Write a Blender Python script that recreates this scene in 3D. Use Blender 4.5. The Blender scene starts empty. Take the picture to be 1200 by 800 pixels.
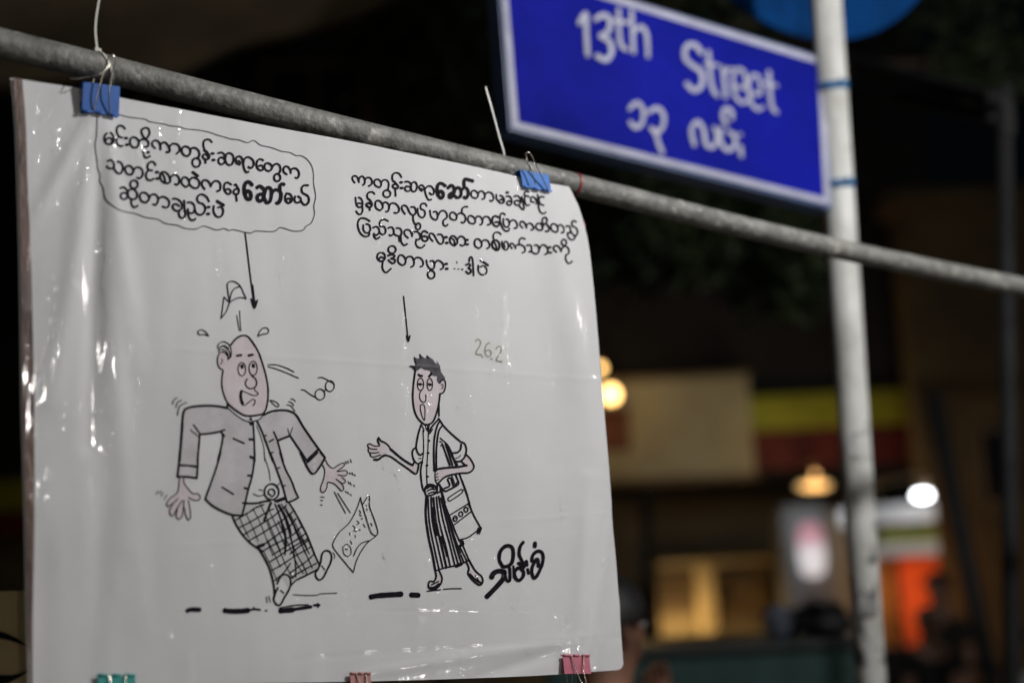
import bpy, bmesh, math, random
from mathutils import Vector, Matrix, noise
random.seed(7)
sc = bpy.context.scene
R = math.radians
# ---------------------------------------------------------------- camera
FPX, PITCH, ROLL = 1667.0, R(9.0), R(3.0)
CAM = Vector((0, 0, 1.6))
fw = Vector((0, math.cos(PITCH), math.sin(PITCH)))
up0 = Vector((0, -math.sin(PITCH), math.cos(PITCH)))
rt = Vector((1, 0, 0)) * math.cos(ROLL) - up0 * math.sin(ROLL)
up = up0 * math.cos(ROLL) + Vector((1, 0, 0)) * math.sin(ROLL)
cd = bpy.data.cameras.new('camera')
cam = bpy.data.objects.new('camera', cd)
sc.collection.objects.link(cam)
cam.matrix_world = Matrix.Translation(CAM) @ Matrix((rt, up, -fw)).transposed().to_4x4()
cd.sensor_width = 36.0
cd.lens = FPX * 36.0 / 1200.0
cd.clip_start, cd.clip_end = 0.05, 600
cd.dof.use_dof = True
cd.dof.focus_distance = 1.83
cd.dof.aperture_fstop = 1.6
cd.dof.aperture_blades = 0
sc.camera = cam
# ---------------------------------------------------------------- world, moonlight, exposure
sc.view_settings.view_transform = 'Standard'
sc.view_settings.look = 'None'
sc.view_settings.exposure = 0.0
sc.view_settings.gamma = 1.0
sc.cycles.use_denoising = True
sc.cycles.max_bounces = 6
sc.cycles.transparent_max_bounces = 12
world = bpy.data.worlds.new('World')
sc.world = world
world.use_nodes = True
wn = world.node_tree
sky = wn.nodes.new('ShaderNodeTexSky')
sky.sky_type = 'NISHITA'
sky.sun_disc = False
sky.sun_elevation = R(25)
sky.sun_rotation = R(140)
bg = wn.nodes['Background']
bg.inputs['Strength'].default_value = 0.00035
wn.links.new(sky.outputs[0], bg.inputs['Color'])
sd = bpy.data.lights.new('moonlight', 'SUN')
sd.energy, sd.angle, sd.color = 0.004, R(0.5), (0.8, 0.88, 1.0)
moon = bpy.data.objects.new('moonlight', sd)
sc.collection.objects.link(moon)
moon.rotation_euler = (R(65), 0, R(40))

# ---------------------------------------------------------------- helpers
def ray(px, py):
    return fw + rt * ((px - 600) / FPX) - up * ((py - 400) / FPX)

def P(px, py, d):
    """world point seen at photo pixel (px,py) at depth d"""
    return CAM + ray(px, py) * d

def FY(px, py, Y):
    r = ray(px, py)
    return CAM + r * (Y / r.y)

def col(parent=None):
    return sc.collection

def mat(name, color=(0.5, 0.5, 0.5), rough=0.6, metal=0.0, var=0.0, scale=8.0, color2=None, bump=0.0,
        bscale=None, emit=None, estr=0.0, coat=0.0, stretch=(1, 1, 1), spec=0.5, detail=5.0, lo=0.35, hi=0.65):
    m = bpy.data.materials.new(name)
    m.use_nodes = True
    nt = m.node_tree
    b = nt.nodes['Principled BSDF']
    b.inputs['Base Color'].default_value = (*color, 1)
    b.inputs['Roughness'].default_value = rough
    b.inputs['Metallic'].default_value = metal
    b.inputs['Specular IOR Level'].default_value = spec
    if coat:
        b.inputs['Coat Weight'].default_value = coat
        b.inputs['Coat Roughness'].default_value = 0.12
    if emit:
        b.inputs['Emission Color'].default_value = (*emit, 1)
        b.inputs['Emission Strength'].default_value = estr
    tc = nt.nodes.new('ShaderNodeTexCoord')
    mp = nt.nodes.new('ShaderNodeMapping')
    mp.inputs['Scale'].default_value = stretch
    nt.links.new(tc.outputs['Object'], mp.inputs[0])
    nz = nt.nodes.new('ShaderNodeTexNoise')
    nz.inputs['Scale'].default_value = scale
    nz.inputs['Detail'].default_value = detail
    nz.inputs['Roughness'].default_value = 0.65
    nt.links.new(mp.outputs[0], nz.inputs['Vector'])
    if color2 is None and var > 0:
        color2 = tuple(c * (1 - var) for c in color)
    if color2 is not None:
        rp = nt.nodes.new('ShaderNodeValToRGB')
        rp.color_ramp.elements[0].position = lo
        rp.color_ramp.elements[0].color = (*color2, 1)
        rp.color_ramp.elements[1].position = hi
        rp.color_ramp.elements[1].color = (*color, 1)
        nt.links.new(nz.outputs[0], rp.inputs[0])
        nt.links.new(rp.outputs[0], b.inputs['Base Color'])
        if not emit:
            mr = nt.nodes.new('ShaderNodeMapRange')
            mr.inputs[3].default_value = min(1, rough + 0.12)
            mr.inputs[4].default_value = max(0.05, rough - 0.08)
            nt.links.new(nz.outputs[0], mr.inputs[0])
            nt.links.new(mr.outputs[0], b.inputs['Roughness'])
    if bump:
        n2 = nt.nodes.new('ShaderNodeTexNoise')
        n2.inputs['Scale'].default_value = bscale or scale * 4
        n2.inputs['Detail'].default_value = 4
        nt.links.new(mp.outputs[0], n2.inputs['Vector'])
        bp = nt.nodes.new('ShaderNodeBump')
        bp.inputs['Strength'].default_value = bump
        bp.inputs['Distance'].default_value = 0.01
        nt.links.new(n2.outputs[0], bp.inputs['Height'])
        nt.links.new(bp.outputs[0], b.inputs['Normal'])
    return m

def link(name, me, m=None, parent=None, smooth=False):
    o = bpy.data.objects.new(name, me)
    sc.collection.objects.link(o)
    if m is not None:
        me.materials.append(m)
    if parent is not None:
        o.parent = parent
        o.matrix_parent_inverse = Matrix.Translation(-parent.location) if parent.type == 'EMPTY' else Matrix.Identity(4)
    if smooth:
        for p in me.polygons:
            p.use_smooth = True
    return o

def sub(name, me, m, part, smooth=False):
    """a sub-part: child of a part whose own mesh is in world coordinates relative to its thing"""
    o = bpy.data.objects.new(name, me)
    sc.collection.objects.link(o)
    me.materials.append(m)
    o.parent = part
    if smooth:
        for p in me.polygons:
            p.use_smooth = True
    return o

def mesh(name, verts, faces):
    me = bpy.data.meshes.new(name)
    me.from_pydata([tuple(v) for v in verts], [], faces)
    me.update()
    return me

def tag(o, label, cat, group=None):
    o['label'] = label
    o['category'] = cat
    if group:
        o['group'] = group
    return o

def thing(name, loc, label, cat, group=None):
    o = bpy.data.objects.new(name, None)
    o.empty_display_size = 0.1
    o.location = loc
    sc.collection.objects.link(o)
    return tag(o, label, cat, group)

def box_vf(a, b, M=None):
    x0, y0, z0 = a; x1, y1, z1 = b
    if x0 > x1: x0, x1 = x1, x0
    if y0 > y1: y0, y1 = y1, y0
    if z0 > z1: z0, z1 = z1, z0
    v = [Vector(p) for p in ((x0,y0,z0),(x1,y0,z0),(x1,y1,z0),(x0,y1,z0),(x0,y0,z1),(x1,y0,z1),(x1,y1,z1),(x0,y1,z1))]
    if M is not None:
        v = [M @ p for p in v]
    f = [(0,3,2,1),(4,5,6,7),(0,1,5,4),(1,2,6,5),(2,3,7,6),(3,0,4,7)]
    return v, f

def boxes(name, lst, M=None, bevel=0.0):
    V, F = [], []
    for a, b in lst:
        v, f = box_vf(a, b, M)
        n = len(V)
        V += v
        F += [tuple(i + n for i in q) for q in f]
    me = mesh(name, V, F)
    if bevel > 0:
        bm = bmesh.new(); bm.from_mesh(me)
        bmesh.ops.bevel(bm, geom=bm.edges[:], offset=bevel, segments=2, affect='EDGES')
        bm.to_mesh(me); bm.free()
    return me

def catmull(pts, closed=False, step=None, n=6):
    pts = [Vector(p) for p in pts]
    N = len(pts)
    if N < 3:
        out = []
        k = n
        for i in range(k + 1):
            out.append(pts[0].lerp(pts[-1], i / k))
        return out
    out = []
    rng = N if closed else N - 1
    for i in range(rng):
        if closed:
            p0, p1, p2, p3 = pts[(i-1) % N], pts[i], pts[(i+1) % N], pts[(i+2) % N]
        else:
            p0, p1, p2, p3 = pts[max(i-1, 0)], pts[i], pts[i+1], pts[min(i+2, N-1)]
        kk = n
        if step:
            kk = max(2, int((p2 - p1).length / step))
        for j in range(kk):
            t = j / kk
            out.append(0.5 * ((2*p1) + (-p0+p2)*t + (2*p0-5*p1+4*p2-p3)*t*t + (-p0+3*p1-3*p2+p3)*t**3))
    if not closed:
        out.append(pts[-1])
    return out

def tube(name, pts, r, sides=12, closed=False, smooth_path=True, n=8, caps=True, rfun=None):
    path = catmull(pts, closed, n=n) if smooth_path else [Vector(p) for p in pts]
    V, F = [], []
    N = len(path)
    ref = None
    for i, p in enumerate(path):
        a = path[(i-1) % N] if (closed or i > 0) else p
        b = path[(i+1) % N] if (closed or i < N-1) else p
        t = (b - a).normalized()
        if ref is None:
            ref = Vector((0, 0, 1)) if abs(t.z) < 0.9 else Vector((1, 0, 0))
        x = (ref - t * ref.dot(t)).normalized()
        ref = x
        y = t.cross(x)
        rr = rfun(i / max(1, N-1)) if rfun else r
        for k in range(sides):
            an = 2 * math.pi * k / sides
            V.append(p + x * math.cos(an) * rr + y * math.sin(an) * rr)
    seg = N if closed else N - 1
    for i in range(seg):
        for k in range(sides):
            a = i * sides + k; b = i * sides + (k+1) % sides
            c = ((i+1) % N) * sides + (k+1) % sides; d = ((i+1) % N) * sides + k
            F.append((a, b, c, d))
    if caps and not closed:
        F.append(tuple(range(sides))[::-1])
        F.append(tuple((N-1) * sides + k for k in range(sides)))
    me = mesh(name, V, F)
    for p in me.polygons:
        p.use_smooth = True
    return me

def merge(name, meshes):
    V, F = [], []
    for me in meshes:
        n = len(V)
        V += [v.co.copy() for v in me.vertices]
        F += [tuple(i + n for i in p.vertices) for p in me.polygons]
    me = mesh(name, V, F)
    for p in me.polygons:
        p.use_smooth = True
    return me

# ---------------------------------------------------------------- poster plane and its gentle relief
dv = fw + rt * (2400 / FPX) - up * (350 / FPX)
H = Vector((dv.x, dv.y, 0)).normalized()
Zv = Vector((0, 0, 1))
N_ = Vector((H.y, -H.x, 0))                     # towards the viewer
O_ = P(15, 92, 1.60)

def onplane(px, py, off=0.0):
    r = ray(px, py)
    o = O_ + N_ * off
    t = (o - CAM).dot(N_) / r.dot(N_)
    return CAM + r * t

def segd(x, y, x0, y0, x1, y1):
    dx, dy = x1 - x0, y1 - y0
    L = dx*dx + dy*dy
    t = max(0, min(1, ((x-x0)*dx + (y-y0)*dy) / L))
    ex, ey = x - x0 - t*dx, y - y0 - t*dy
    s = (ex*dy - ey*dx)
    return math.hypot(ex, ey) * (1 if s > 0 else -1), t

# soft folds of the sheet: x0 y0 x1 y1 width_px height_m
FOLDS = [(116,135,60,470,14,.0035),(118,135,104,520,12,-.0040),(122,135,160,430,12,.0022),(118,130,150,640,14,.0022),
         (108,130,40,260,10,.0028),(600,225,500,700,30,.0018),(630,225,655,720,26,-.0025),(640,225,700,560,16,.0025),
         (622,225,560,420,16,-.0014),(690,560,676,760,10,.0035),(720,600,690,770,7,-.0028),(728,700,700,780,5,.0020),
         (480,240,470,700,24,.0014),(650,765,545,798,8,-.0022),(20,600,110,640,60,.002),(340,300,360,700,40,-.0018),
         (420,790,700,745,7,.0014),(110,790,120,500,16,-.0018),(210,420,230,760,40,.0015)]
CREASE = [(200,408,700,445,2.0,.0006),(340,772,729,746,1.6,-.0008),(200,640,720,600,2.0,.0005),(350,712,560,718,1.5,-.0004),
          (480,640,700,622,1.5,.0004)]
def D(px, py):
    d = 0.0
    for x0, y0, x1, y1, w, h in FOLDS:
        q, t = segd(px, py, x0, y0, x1, y1)
        if abs(q) < 3*w:
            d += (0.95 if x0 < 150 else 0.85) * h * math.exp(-(q/w)**2) * (0.35 + 0.65*math.sin(math.pi * min(1, max(0, 0.08 + 0.9*t))))
    for x0, y0, x1, y1, w, h in CREASE:
        q, t = segd(px, py, x0, y0, x1, y1)
        if abs(q) < 3*w and 0 < t < 1:
            d += 0.45 * h * math.exp(-(q/w)**2)
    d += 0.0016 * noise.noise(Vector((px/140, py/260, 1.3)))
    d += 0.0006 * noise.noise(Vector((px/26, py/110, 4.3)))
    return d

def S(px, py, off=0.0):
    return onplane(px, py) + N_ * (D(px, py) + off)

def lerp_pts(pts, t):
    # pts: list of (param, x, y)
    for i in range(len(pts) - 1):
        a, b = pts[i], pts[i+1]
        if t <= b[0] or i == len(pts) - 2:
            k = (t - a[0]) / (b[0] - a[0])
            k = max(0, min(1, k))
            # smooth via catmull over x,y
            p0 = pts[max(i-1, 0)]; p3 = pts[min(i+2, len(pts)-1)]
            def c(j):
                m1 = (b[j]-p0[j]) / max(1e-6, b[0]-p0[0]) * (b[0]-a[0])
                m2 = (p3[j]-a[j]) / max(1e-6, p3[0]-a[0]) * (b[0]-a[0])
                return (2*k**3-3*k*k+1)*a[j] + (k**3-2*k*k+k)*m1 + (-2*k**3+3*k*k)*b[j] + (k**3-k*k)*m2
            return Vector((c(1), c(2)))

def edge(pts, key):
    lo, hi = pts[0][key], pts[-1][key]
    return [((p[key]-lo)/(hi-lo), p[0], p[1]) for p in pts]

OUTL = edge([(15,91),(19,140),(21,180),(25,330),(27,480),(29,560),(31,650),(33,740),(36,806)], 1)
TAPE = edge([(26,93),(30,140),(32,205),(37,330),(40,480),(40,560),(39,650),(38,740),(38,806)], 1)
RGT = edge([(667,219),(679,245),(690,290),(703,420),(715,560),(724,680),(731,784)], 1)
TOP = [(26,92),(93,103),(137,113),(200,125),(297,143.5),(420,167),(482,180),(550,194),(590,203),(625,211.5),(667,219)]
BOT = [(38,806),(200,802),(440,797.5),(560,794),(640,790.5),(731,784)]
TOPL = [(15,91)] + TOP
BOTL = [(36,806)] + BOT

def coons(L, Rr, T, B, ns, nt, fn, corner=0):
    T_, B_ = edge(T, 0), edge(B, 0)
    c00, c10, c01, c11 = Vector(T[0]), Vector(T[-1]), Vector(B[0]), Vector(B[-1])
    V, F = [], []
    for j in range(nt + 1):
        t = j / nt
        for i in range(ns + 1):
            s = i / ns
            tt, ss = t, s
            p = (lerp_pts(T_, ss)*(1-tt) + lerp_pts(B_, ss)*tt + lerp_pts(L, tt)*(1-ss) + lerp_pts(Rr, tt)*ss
                 - (c00*(1-ss)*(1-tt) + c10*ss*(1-tt) + c01*(1-ss)*tt + c11*ss*tt))
            x, y = p
            if corner:                       # rounded lower right corner
                cx, cy = 731 - corner, 784 - corner
                if x > cx and y > cy:
                    dx, dy = x - cx, y - cy
                    m = max(dx, dy); h = math.hypot(dx, dy)
                    if h > 1e-6:
                        x, y = cx + dx * m / h, cy + dy * m / h
            V.append(fn(x, y))
    for j in range(nt):
        for i in range(ns):
            a = j*(ns+1)+i
            F.append((a, a+ns+1, a+ns+2, a+1))
    return V, F

# ---------------------------------------------------------------- ink drawing
class Ink:
    def __init__(self):
        self.V, self.F, self.k = [], [], 0
    def stroke(self, pts, w, closed=False, mapf=S, base=0.0005, taper=True, step=1.6):
        pts = [Vector((p[0], p[1])) for p in pts]
        if len(pts) == 1:
            pts = [pts[0] + Vector((-.35*w, 0)), pts[0] + Vector((.35*w, 0))]
        path = catmull(pts, closed, step=step)
        # drop duplicates
        q = [path[0]]
        for p in path[1:]:
            if (p - q[-1]).length > 0.15:
                q.append(p)
        path = q
        N = len(path)
        if N < 2: return
        off = base + (self.k % 16) * 0.00001
        self.k += 1
        rows = []
        r = w / 2
        def addv(p, i):
            self.V.append(mapf(p.x, p.y, off + 0.0001 * i / max(1, N)))
            return len(self.V) - 1
        for i, p in enumerate(path):
            a = path[(i-1) % N] if (closed or i > 0) else p
            b = path[(i+1) % N] if (closed or i < N-1) else p
            t = (b - a)
            if t.length < 1e-6: t = Vector((1, 0))
            t.normalize()
            nn = Vector((-t.y, t.x))
            wob = 1 + 0.13 * noise.noise(Vector((p.x*0.21, p.y*0.21, self.k*1.7)))
            if not closed and i in (0, N-1):
                # rounded end
                sgn = -1 if i == 0 else 1
                capr = []
                for an in (-60, 0, 60) if i == 0 else (60, 0, -60):
                    pass
            rows.append((addv(p + nn * r * wob, i), addv(p - nn * r * wob, i), p, t, nn, wob))
        seg = N if closed else N-1
        for i in range(seg):
            a, b = rows[i], rows[(i+1) % N]
            self.F.append((a[0], a[1], b[1], b[0]))
        if not closed:
            for i, sgn in ((0, -1), (N-1, 1)):
                a = rows[i]
                ids = [a[0]]
                for an in (45, 90, 135):
                    c, s = math.cos(R(an)), math.sin(R(an))
                    ids.append(addv(a[2] + a[4]*r*a[5]*c + a[3]*sgn*r*a[5]*s*0.8, i))
                ids.append(a[1])
                self.F.append(tuple(ids) if sgn == 1 else tuple(ids[::-1]))
    def fill(self, poly, mapf=S, base=0.0003, step=1.6):
        poly = [Vector((p[0], p[1])) for p in poly]
        xs = [p.x for p in poly]; ys = [p.y for p in poly]
        idx = {}
        nx = int((max(xs)-min(xs))/step)+1; ny = int((max(ys)-min(ys))/step)+1
        x0, y0 = min(xs), min(ys)
        def inside(x, y):
            c = False; n = len(poly); j = n-1
            for i in range(n):
                a, b = poly[i], poly[j]
                if (a.y > y) != (b.y > y) and x < (b.x-a.x)*(y-a.y)/(b.y-a.y)+a.x:
                    c = not c
                j = i
            return c
        def vid(i, j):
            if (i, j) not in idx:
                self.V.append(mapf(x0+i*step, y0+j*step, base))
                idx[(i, j)] = len(self.V)-1
            return idx[(i, j)]
        for i in range(nx):
            for j in range(ny):
                if inside(x0+(i+.5)*step, y0+(j+.5)*step):
                    self.F.append((vid(i, j), vid(i, j+1), vid(i+1, j+1), vid(i+1, j)))
    def trace(self, data, w, origin, scale, mapf=S, base=0.0005, step=1.6):
        """data: strokes separated by ';' -- 'x y x y ...' in zoomed pixels, 'w2.0 x y ..' own width, 'c cx cy rx ry' an ellipse"""
        ox, oy = origin
        for s in data.split(';'):
            tk = s.split()
            if not tk: continue
            ww = w
            if tk[0][0] == 'w':
                ww = float(tk[0][1:]); tk = tk[1:]
            if tk[0] == 'c':
                cx, cy, rx, ry = map(float, tk[1:5])
                pts = [((cx + rx*math.cos(a*math.pi/6))/scale+ox, (cy + ry*math.sin(a*math.pi/6))/scale+oy) for a in range(12)]
                self.stroke(pts, ww, True, mapf, base, step=step)
                continue
            v = list(map(float, tk))
            pts = [(v[i]/scale+ox, v[i+1]/scale+oy) for i in range(0, len(v)-1, 2)]
            self.stroke(pts, ww, False, mapf, base, step=step)
    def build(self, name, m, parent):
        return link(name, mesh(name, self.V, self.F), m, parent, smooth=True)

def pl(data, origin=(0, 0), scale=1.0):
    v = list(map(float, data.split()))
    return [(v[i]/scale+origin[0], v[i+1]/scale+origin[1]) for i in range(0, len(v), 2)]
# ================================================================ THE CARTOON BANNER
paper_m = mat('white_paper', (0.75, 0.757, 0.755), 0.55, var=0.07, scale=5, bump=0.02, bscale=60)
ink_m = mat('black_marker_ink', (0.010, 0.008, 0.014), 0.6, var=0.3, scale=60, spec=.1)
pen_m = mat('thin_pen_ink', (0.045, 0.028, 0.05), 0.5, var=0.4, scale=60)
skin_ink = mat('pink_wash', (0.67, 0.57, 0.59), 0.6, color2=(0.73, 0.68, 0.695), scale=38)
coat_ink = mat('grey_wash', (0.52, 0.495, 0.505), 0.6, color2=(0.65, 0.625, 0.64), scale=26)
cloth_ink = mat('pale_grey_wash', (0.52, 0.53, 0.52), 0.6, color2=(0.66, 0.66, 0.66), scale=30)
hair_ink = mat('dark_wash', (0.03, 0.028, 0.036), 0.5, color2=(0.075, 0.07, 0.08), scale=120)
tape_m = mat('brown_edge_tape', (0.20, 0.125, 0.095), 0.5, color2=(0.10, 0.065, 0.055), scale=45, bump=0.3, stretch=(1, 1, .25))
banner = thing('cartoon_banner', onplane(350, 800), 'white hand-drawn cartoon sheet in clear plastic clipped under the horizontal pipe', 'banner')

V, F = coons(TAPE, RGT, TOP, BOT, 240, 240, lambda x, y: S(x, y, 0), corner=8)
paper = link('paper_sheet', mesh('paper_sheet', V, F), paper_m, banner, smooth=True)
V, F = coons(OUTL, TAPE, [(15,91),(26,93)], [(36,806),(38,806)], 4, 160, lambda x, y: S(x, y, 0.0006) , 0)
# a strip of tape folded round the sheet's left edge
link('edge_tape', mesh('edge_tape', V, F), tape_m, banner, smooth=True)
V, F = coons(edge([(12.5,91),(17,140),(19,180),(23,330),(25,480),(27,560),(29,650),(31,740),(34,806)],1), RGT,
             [(15,91)] + TOP[1:], [(36,806)] + BOT[1:], 60, 60, lambda x, y: S(x, y, -0.0022), corner=8)
link('back_sheet', mesh('back_sheet', V, F), paper_m, banner, smooth=True)

# --- speech text under the bubble
A, B, C, Dw = (110,140), (230,160), (110,190), (240,190)
t = Ink()
t.trace("118 135 97 155 92 195 108 228 145 240 175 222 183 190 172 150 150 130;100 215 112 190 140 178 160 190 165 215 150 235;"
 "265 175 235 168 212 185 208 215 222 242 250 255 268 250;290 92 270 68 235 62 215 80 210 115 222 150 235 165;w3.3 300 178;w3.3 308 240;"
 "400 265 360 262 338 225 342 185 372 168 405 185 420 215 412 250 400 265;420 215 440 192 475 188 505 205 512 235 500 258;"
 "484 190 455 150 445 110 465 85 500 82 520 105 515 150 484 190;500 258 470 262 462 290 465 330 480 358 505 358 525 345;w3 507 310;"
 "575 272 548 245 548 215 575 198 605 208 622 240 625 285;625 240 645 218 672 218 695 245 712 285 700 310 680 305;705 275 715 245 745 228 780 235 803 262 800 300 775 322;"
 "880 345 850 340 825 310 825 275 850 255 885 262 905 290 900 325 880 345;905 290 920 270 950 268 975 285 990 315 985 350 965 365;c 960 405 38 42;"
 "1108 215 1085 190 1050 190 1030 210 1028 250 1040 290;w3 1035 290 1062 305;1062 305 1080 330 1085 355 1070 372 1040 375 1018 350;1020 340 1045 325 1065 340 1078 365;1045 370 1048 410;w3.3 1115 320;w3.3 1122 380;"
 "125 395 150 385 175 405 185 440 165 465 130 460 118 440;215 400 245 405 268 440 265 480 245 510 215 508 190 480 180 455;"
 "350 520 315 515 292 485 295 450 325 435 355 450 370 485 350 520;370 485 385 458 415 450 445 465 458 500 450 535 425 555 405 545;"
 "578 430 560 400 525 402 505 425 502 455 515 475;548 480 515 478 490 505 490 545 510 570 545 568 558 555;w3.3 592 495;w3.3 595 555;"
 "690 600 650 590 622 550 625 505 655 492 690 510 712 550 715 585 690 600;640 510 660 540 670 590;715 560 730 530 765 520 795 545 798 590 780 615 758 605;"
 "w3.6 925 495 975 530;860 635 825 605 820 570 840 545 870 548 893 580 890 615 860 635;893 580 915 550 950 548 985 575 988 615 965 645 930 640 893 610;"
 "1040 655 1015 620 1018 580 1045 568 1078 585 1098 630;1100 620 1115 590 1145 575 1180 590 1190 630 1180 665 1155 672", 2.5, A, 8)
t.trace("205 158 235 148 262 165 275 205 265 245 235 262 210 240 215 205 245 195 272 215;275 200 285 165 315 155 345 175 352 215 340 255 312 268 285 250 272 215;"
 "412 262 385 255 372 225 378 195 405 185 430 205 440 250 450 300 470 335 492 330;385 235 400 228 415 250;445 245 450 215 480 192 515 205 538 235 535 275 512 298 490 285;"
 "630 225 605 212 578 222 565 255 572 295 600 318 625 310 628 285 610 270 585 278;"
 "685 325 655 315 640 285 650 255 680 250 705 268 712 300 685 325;712 290 730 265 760 255 785 275 790 315 775 345 750 350;c 760 385 30 35;"
 "850 355 822 335 818 300 838 280 865 288 885 320 888 345;885 320 905 300 935 300 960 325 965 360 950 390 930 385;"
 "330 450 300 430 270 440 262 480 275 520 305 540 325 525 320 500 298 490 275 500;360 455 375 448 385 470 402 500 395 535 370 540 352 525 358 500 385 490;375 540 382 605;"
 "w4.4 525 455 500 428 470 430 452 470 455 530 475 580 505 590 515 560 505 520 480 510 462 530;"
 "w4.4 570 480 595 465 630 490 640 530 625 590 590 605 572 580 580 550 615 540 640 560;w4.2 640 540 655 490 680 478 705 500 705 560 690 610 660 620 640 580;w4.2 705 540 730 505 765 500 795 530 790 590 770 625 755 620;w4 825 450 800 445 785 465 785 500;"
 "850 530 835 560 838 600 865 625 895 610 900 580 885 545 865 535;840 600 860 580 885 590 880 615;"
 "928 560 922 595 940 620 975 610 982 580 955 560;982 600 1005 635 1035 638 1055 610 1055 570 1030 545 1000 530 988 495 1005 460 1050 458;"
 "165 650 162 700 185 745 220 755 250 725 252 680 230 660 205 665;w3.6 195 605 260 645", 2.5, B, 8)
t.trace("240 250 270 238 300 255 318 295 305 340 270 352 245 330 250 300 285 290 315 305;315 290 330 262 365 255 395 275 405 310 390 345 355 350 325 330 315 300;c 375 210 36 38;350 350 350 395 375 425 410 410;"
 "490 380 450 370 430 335 435 300 465 285 498 300 520 340 490 380;520 335 535 310 570 302 600 330 600 370 580 402 555 395;600 370 610 340 650 325 690 345 708 380 695 420 665 425 645 415;"
 "740 345 775 345 815 375 825 420 805 455 765 455 738 425 745 400 775 395 800 415;845 360 850 440 855 500 835 525 805 515 795 480 800 450;"
 "1080 370 1055 325 1010 302 975 320 968 355 985 380;875 380 910 378 940 405 945 450 920 480 885 470 880 440;880 440 885 500 905 540 935 545 952 530;945 440 960 480 1000 495 1035 470 1045 430 1025 395 985 380;w3.3 1075 422;w3.3 1072 485", 2.5, C, 8)
o = t.build('speech_text', ink_m, banner); o['label'] = 'three lines of black handwritten script inside the outlined speech bubble'

b_ = Ink()
b_.stroke([(137,134),(150,137.5),(170,140),(175,142.7),(192.5,145.6),(197.5,147.2),(203,148),(210,148.7),(217.5,151.2),(232.5,152.5),(246,155.2),(254,158),(263.7,160.6),(270,162.7),(280,164),(290,167.2),(297.5,164.7),(306,170.2),(317.5,172.7),(330,177.2),(340,178.7),(347.5,182.5),(352,182.2),(359,186),(365,194),(367.5,204),(367.5,214),(370,230),(368,241),(368.7,251),(365,261),(359,265),(355,269.7),(344,270.6),(329,266.5),(321,271),(299,270.6),(295,273),(287.5,272),(274,269),(269,270),(262.5,267.7),(254,269.4),(239,265),(229,268.5),(216,267.5),(207.5,264),(194,262),(185,257),(170,254.7),(159,250.6),(140,247),(129,240),(123,232.5),(120.6,220),(117,212.5),(117.5,206),(114.4,197.5),(113.7,190),(111,171),(112.5,159),(113,137)], 1.15)
b_.build('bubble_outline', pen_m, banner)
a_ = Ink()
a_.stroke([(287.5,273),(289,284),(292,310),(294.5,330),(296.5,345),(298.3,358)], 1.8)
a_.stroke([(296,334),(298,352)], 2.6)
a_.stroke([(294.6,350),(298.2,361),(301.8,351.5)], 2.0); a_.stroke([(296,352),(298.2,358),(300,353)], 2.4)
a_.build('pointing_arrow', ink_m, banner)
a_ = Ink()
a_.stroke([(472,347.5),(474.5,372),(477.3,399)], 1.6)
a_.stroke([(475.4,393.5),(477.4,400.5),(479.4,393.5)], 1.7); a_.stroke([(476.3,395),(477.5,398),(478.6,395)], 1.8)
a_.build('pointing_arrow', ink_m, banner)

# --- four lines at the right
E, Fw, G, Hw = (405,195), (545,205), (405,240), (530,240)
t = Ink()
t.trace("85 155 65 130 62 100 85 90 110 105 125 150;120 135 135 100 160 95 178 125 175 165 160 175;178 130 195 108 225 108 245 135 240 170 215 185;"
 "315 200 280 185 265 155 275 128 305 125 328 150 330 180 315 200;330 155 350 130 380 130 400 155 400 190 392 215 375 228;c 383 258 34 34;"
 "520 105 500 70 465 62 438 80 435 120 445 145;w2.6 450 140 470 165 490 190 480 208 450 205 437 185 450 170 475 165;460 205 465 280;w3 517 152;w3 520 205;"
 "552 148 580 145 605 165 608 205 590 235 560 230 550 205 565 190 595 195;608 180 620 155 645 150 663 178 660 215 640 240 615 232 605 205;"
 "710 235 690 220 685 190 705 178 728 195 740 245 755 290 775 318 800 312;700 210 715 225;735 225 750 200 780 185 810 200 825 235 815 265 790 262 782 250;"
 "w4.2 930 185 895 162 865 170 853 215 860 265 885 300 908 290 910 255 890 235 868 245;"
 "w4 955 205 985 180 1010 200 1010 250 990 290 970 295 968 265 1000 250 1020 240;w3.8 1015 235 1035 205 1065 205 1080 240 1070 285 1040 295 1015 275;w3.8 1080 230 1110 200 1140 220 1145 265 1125 300 1105 290;w4 1110 200 1105 150 1115 122 1150 128 1190 140;"
 "92 292 95 335 105 370 130 385 155 370 158 335 140 300 120 292;105 355 120 345 145 350;155 375 158 420 140 450 115 445 98 420;"
 "270 262 250 242 215 245 200 270 205 300;w2.6 205 300 235 330 245 365 225 385 200 375 192 355 215 345 240 355;222 380 225 412;"
 "320 415 285 395 275 355 285 325 315 325 340 355 345 390 320 415;345 360 360 338 390 345 405 380 395 420 375 425;405 380 420 350 460 350 492 385 495 420 475 440 450 435;"
 "550 450 525 410 522 380 545 368 570 385 590 430 610 455 640 455 652 420 635 385 605 385;628 460 625 500 640 540 660 555;"
 "755 375 740 352 710 352 695 375 700 405;670 395 670 440 690 475 720 482 738 455 735 420 705 405;"
 "785 415 795 470 825 500 850 500 860 465 845 425 820 430;860 470 880 430 910 415 940 435 948 475 930 495 912 510 912 545 935 562 955 545;"
 "1020 505 985 495 972 465 985 435 1015 435 1038 465 1035 495 1020 505;1038 465 1055 445 1085 440 1115 465 1120 505 1100 530 1080 525;1140 382 1110 380 1088 400 1085 440", 2.15, E, 8)
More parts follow.
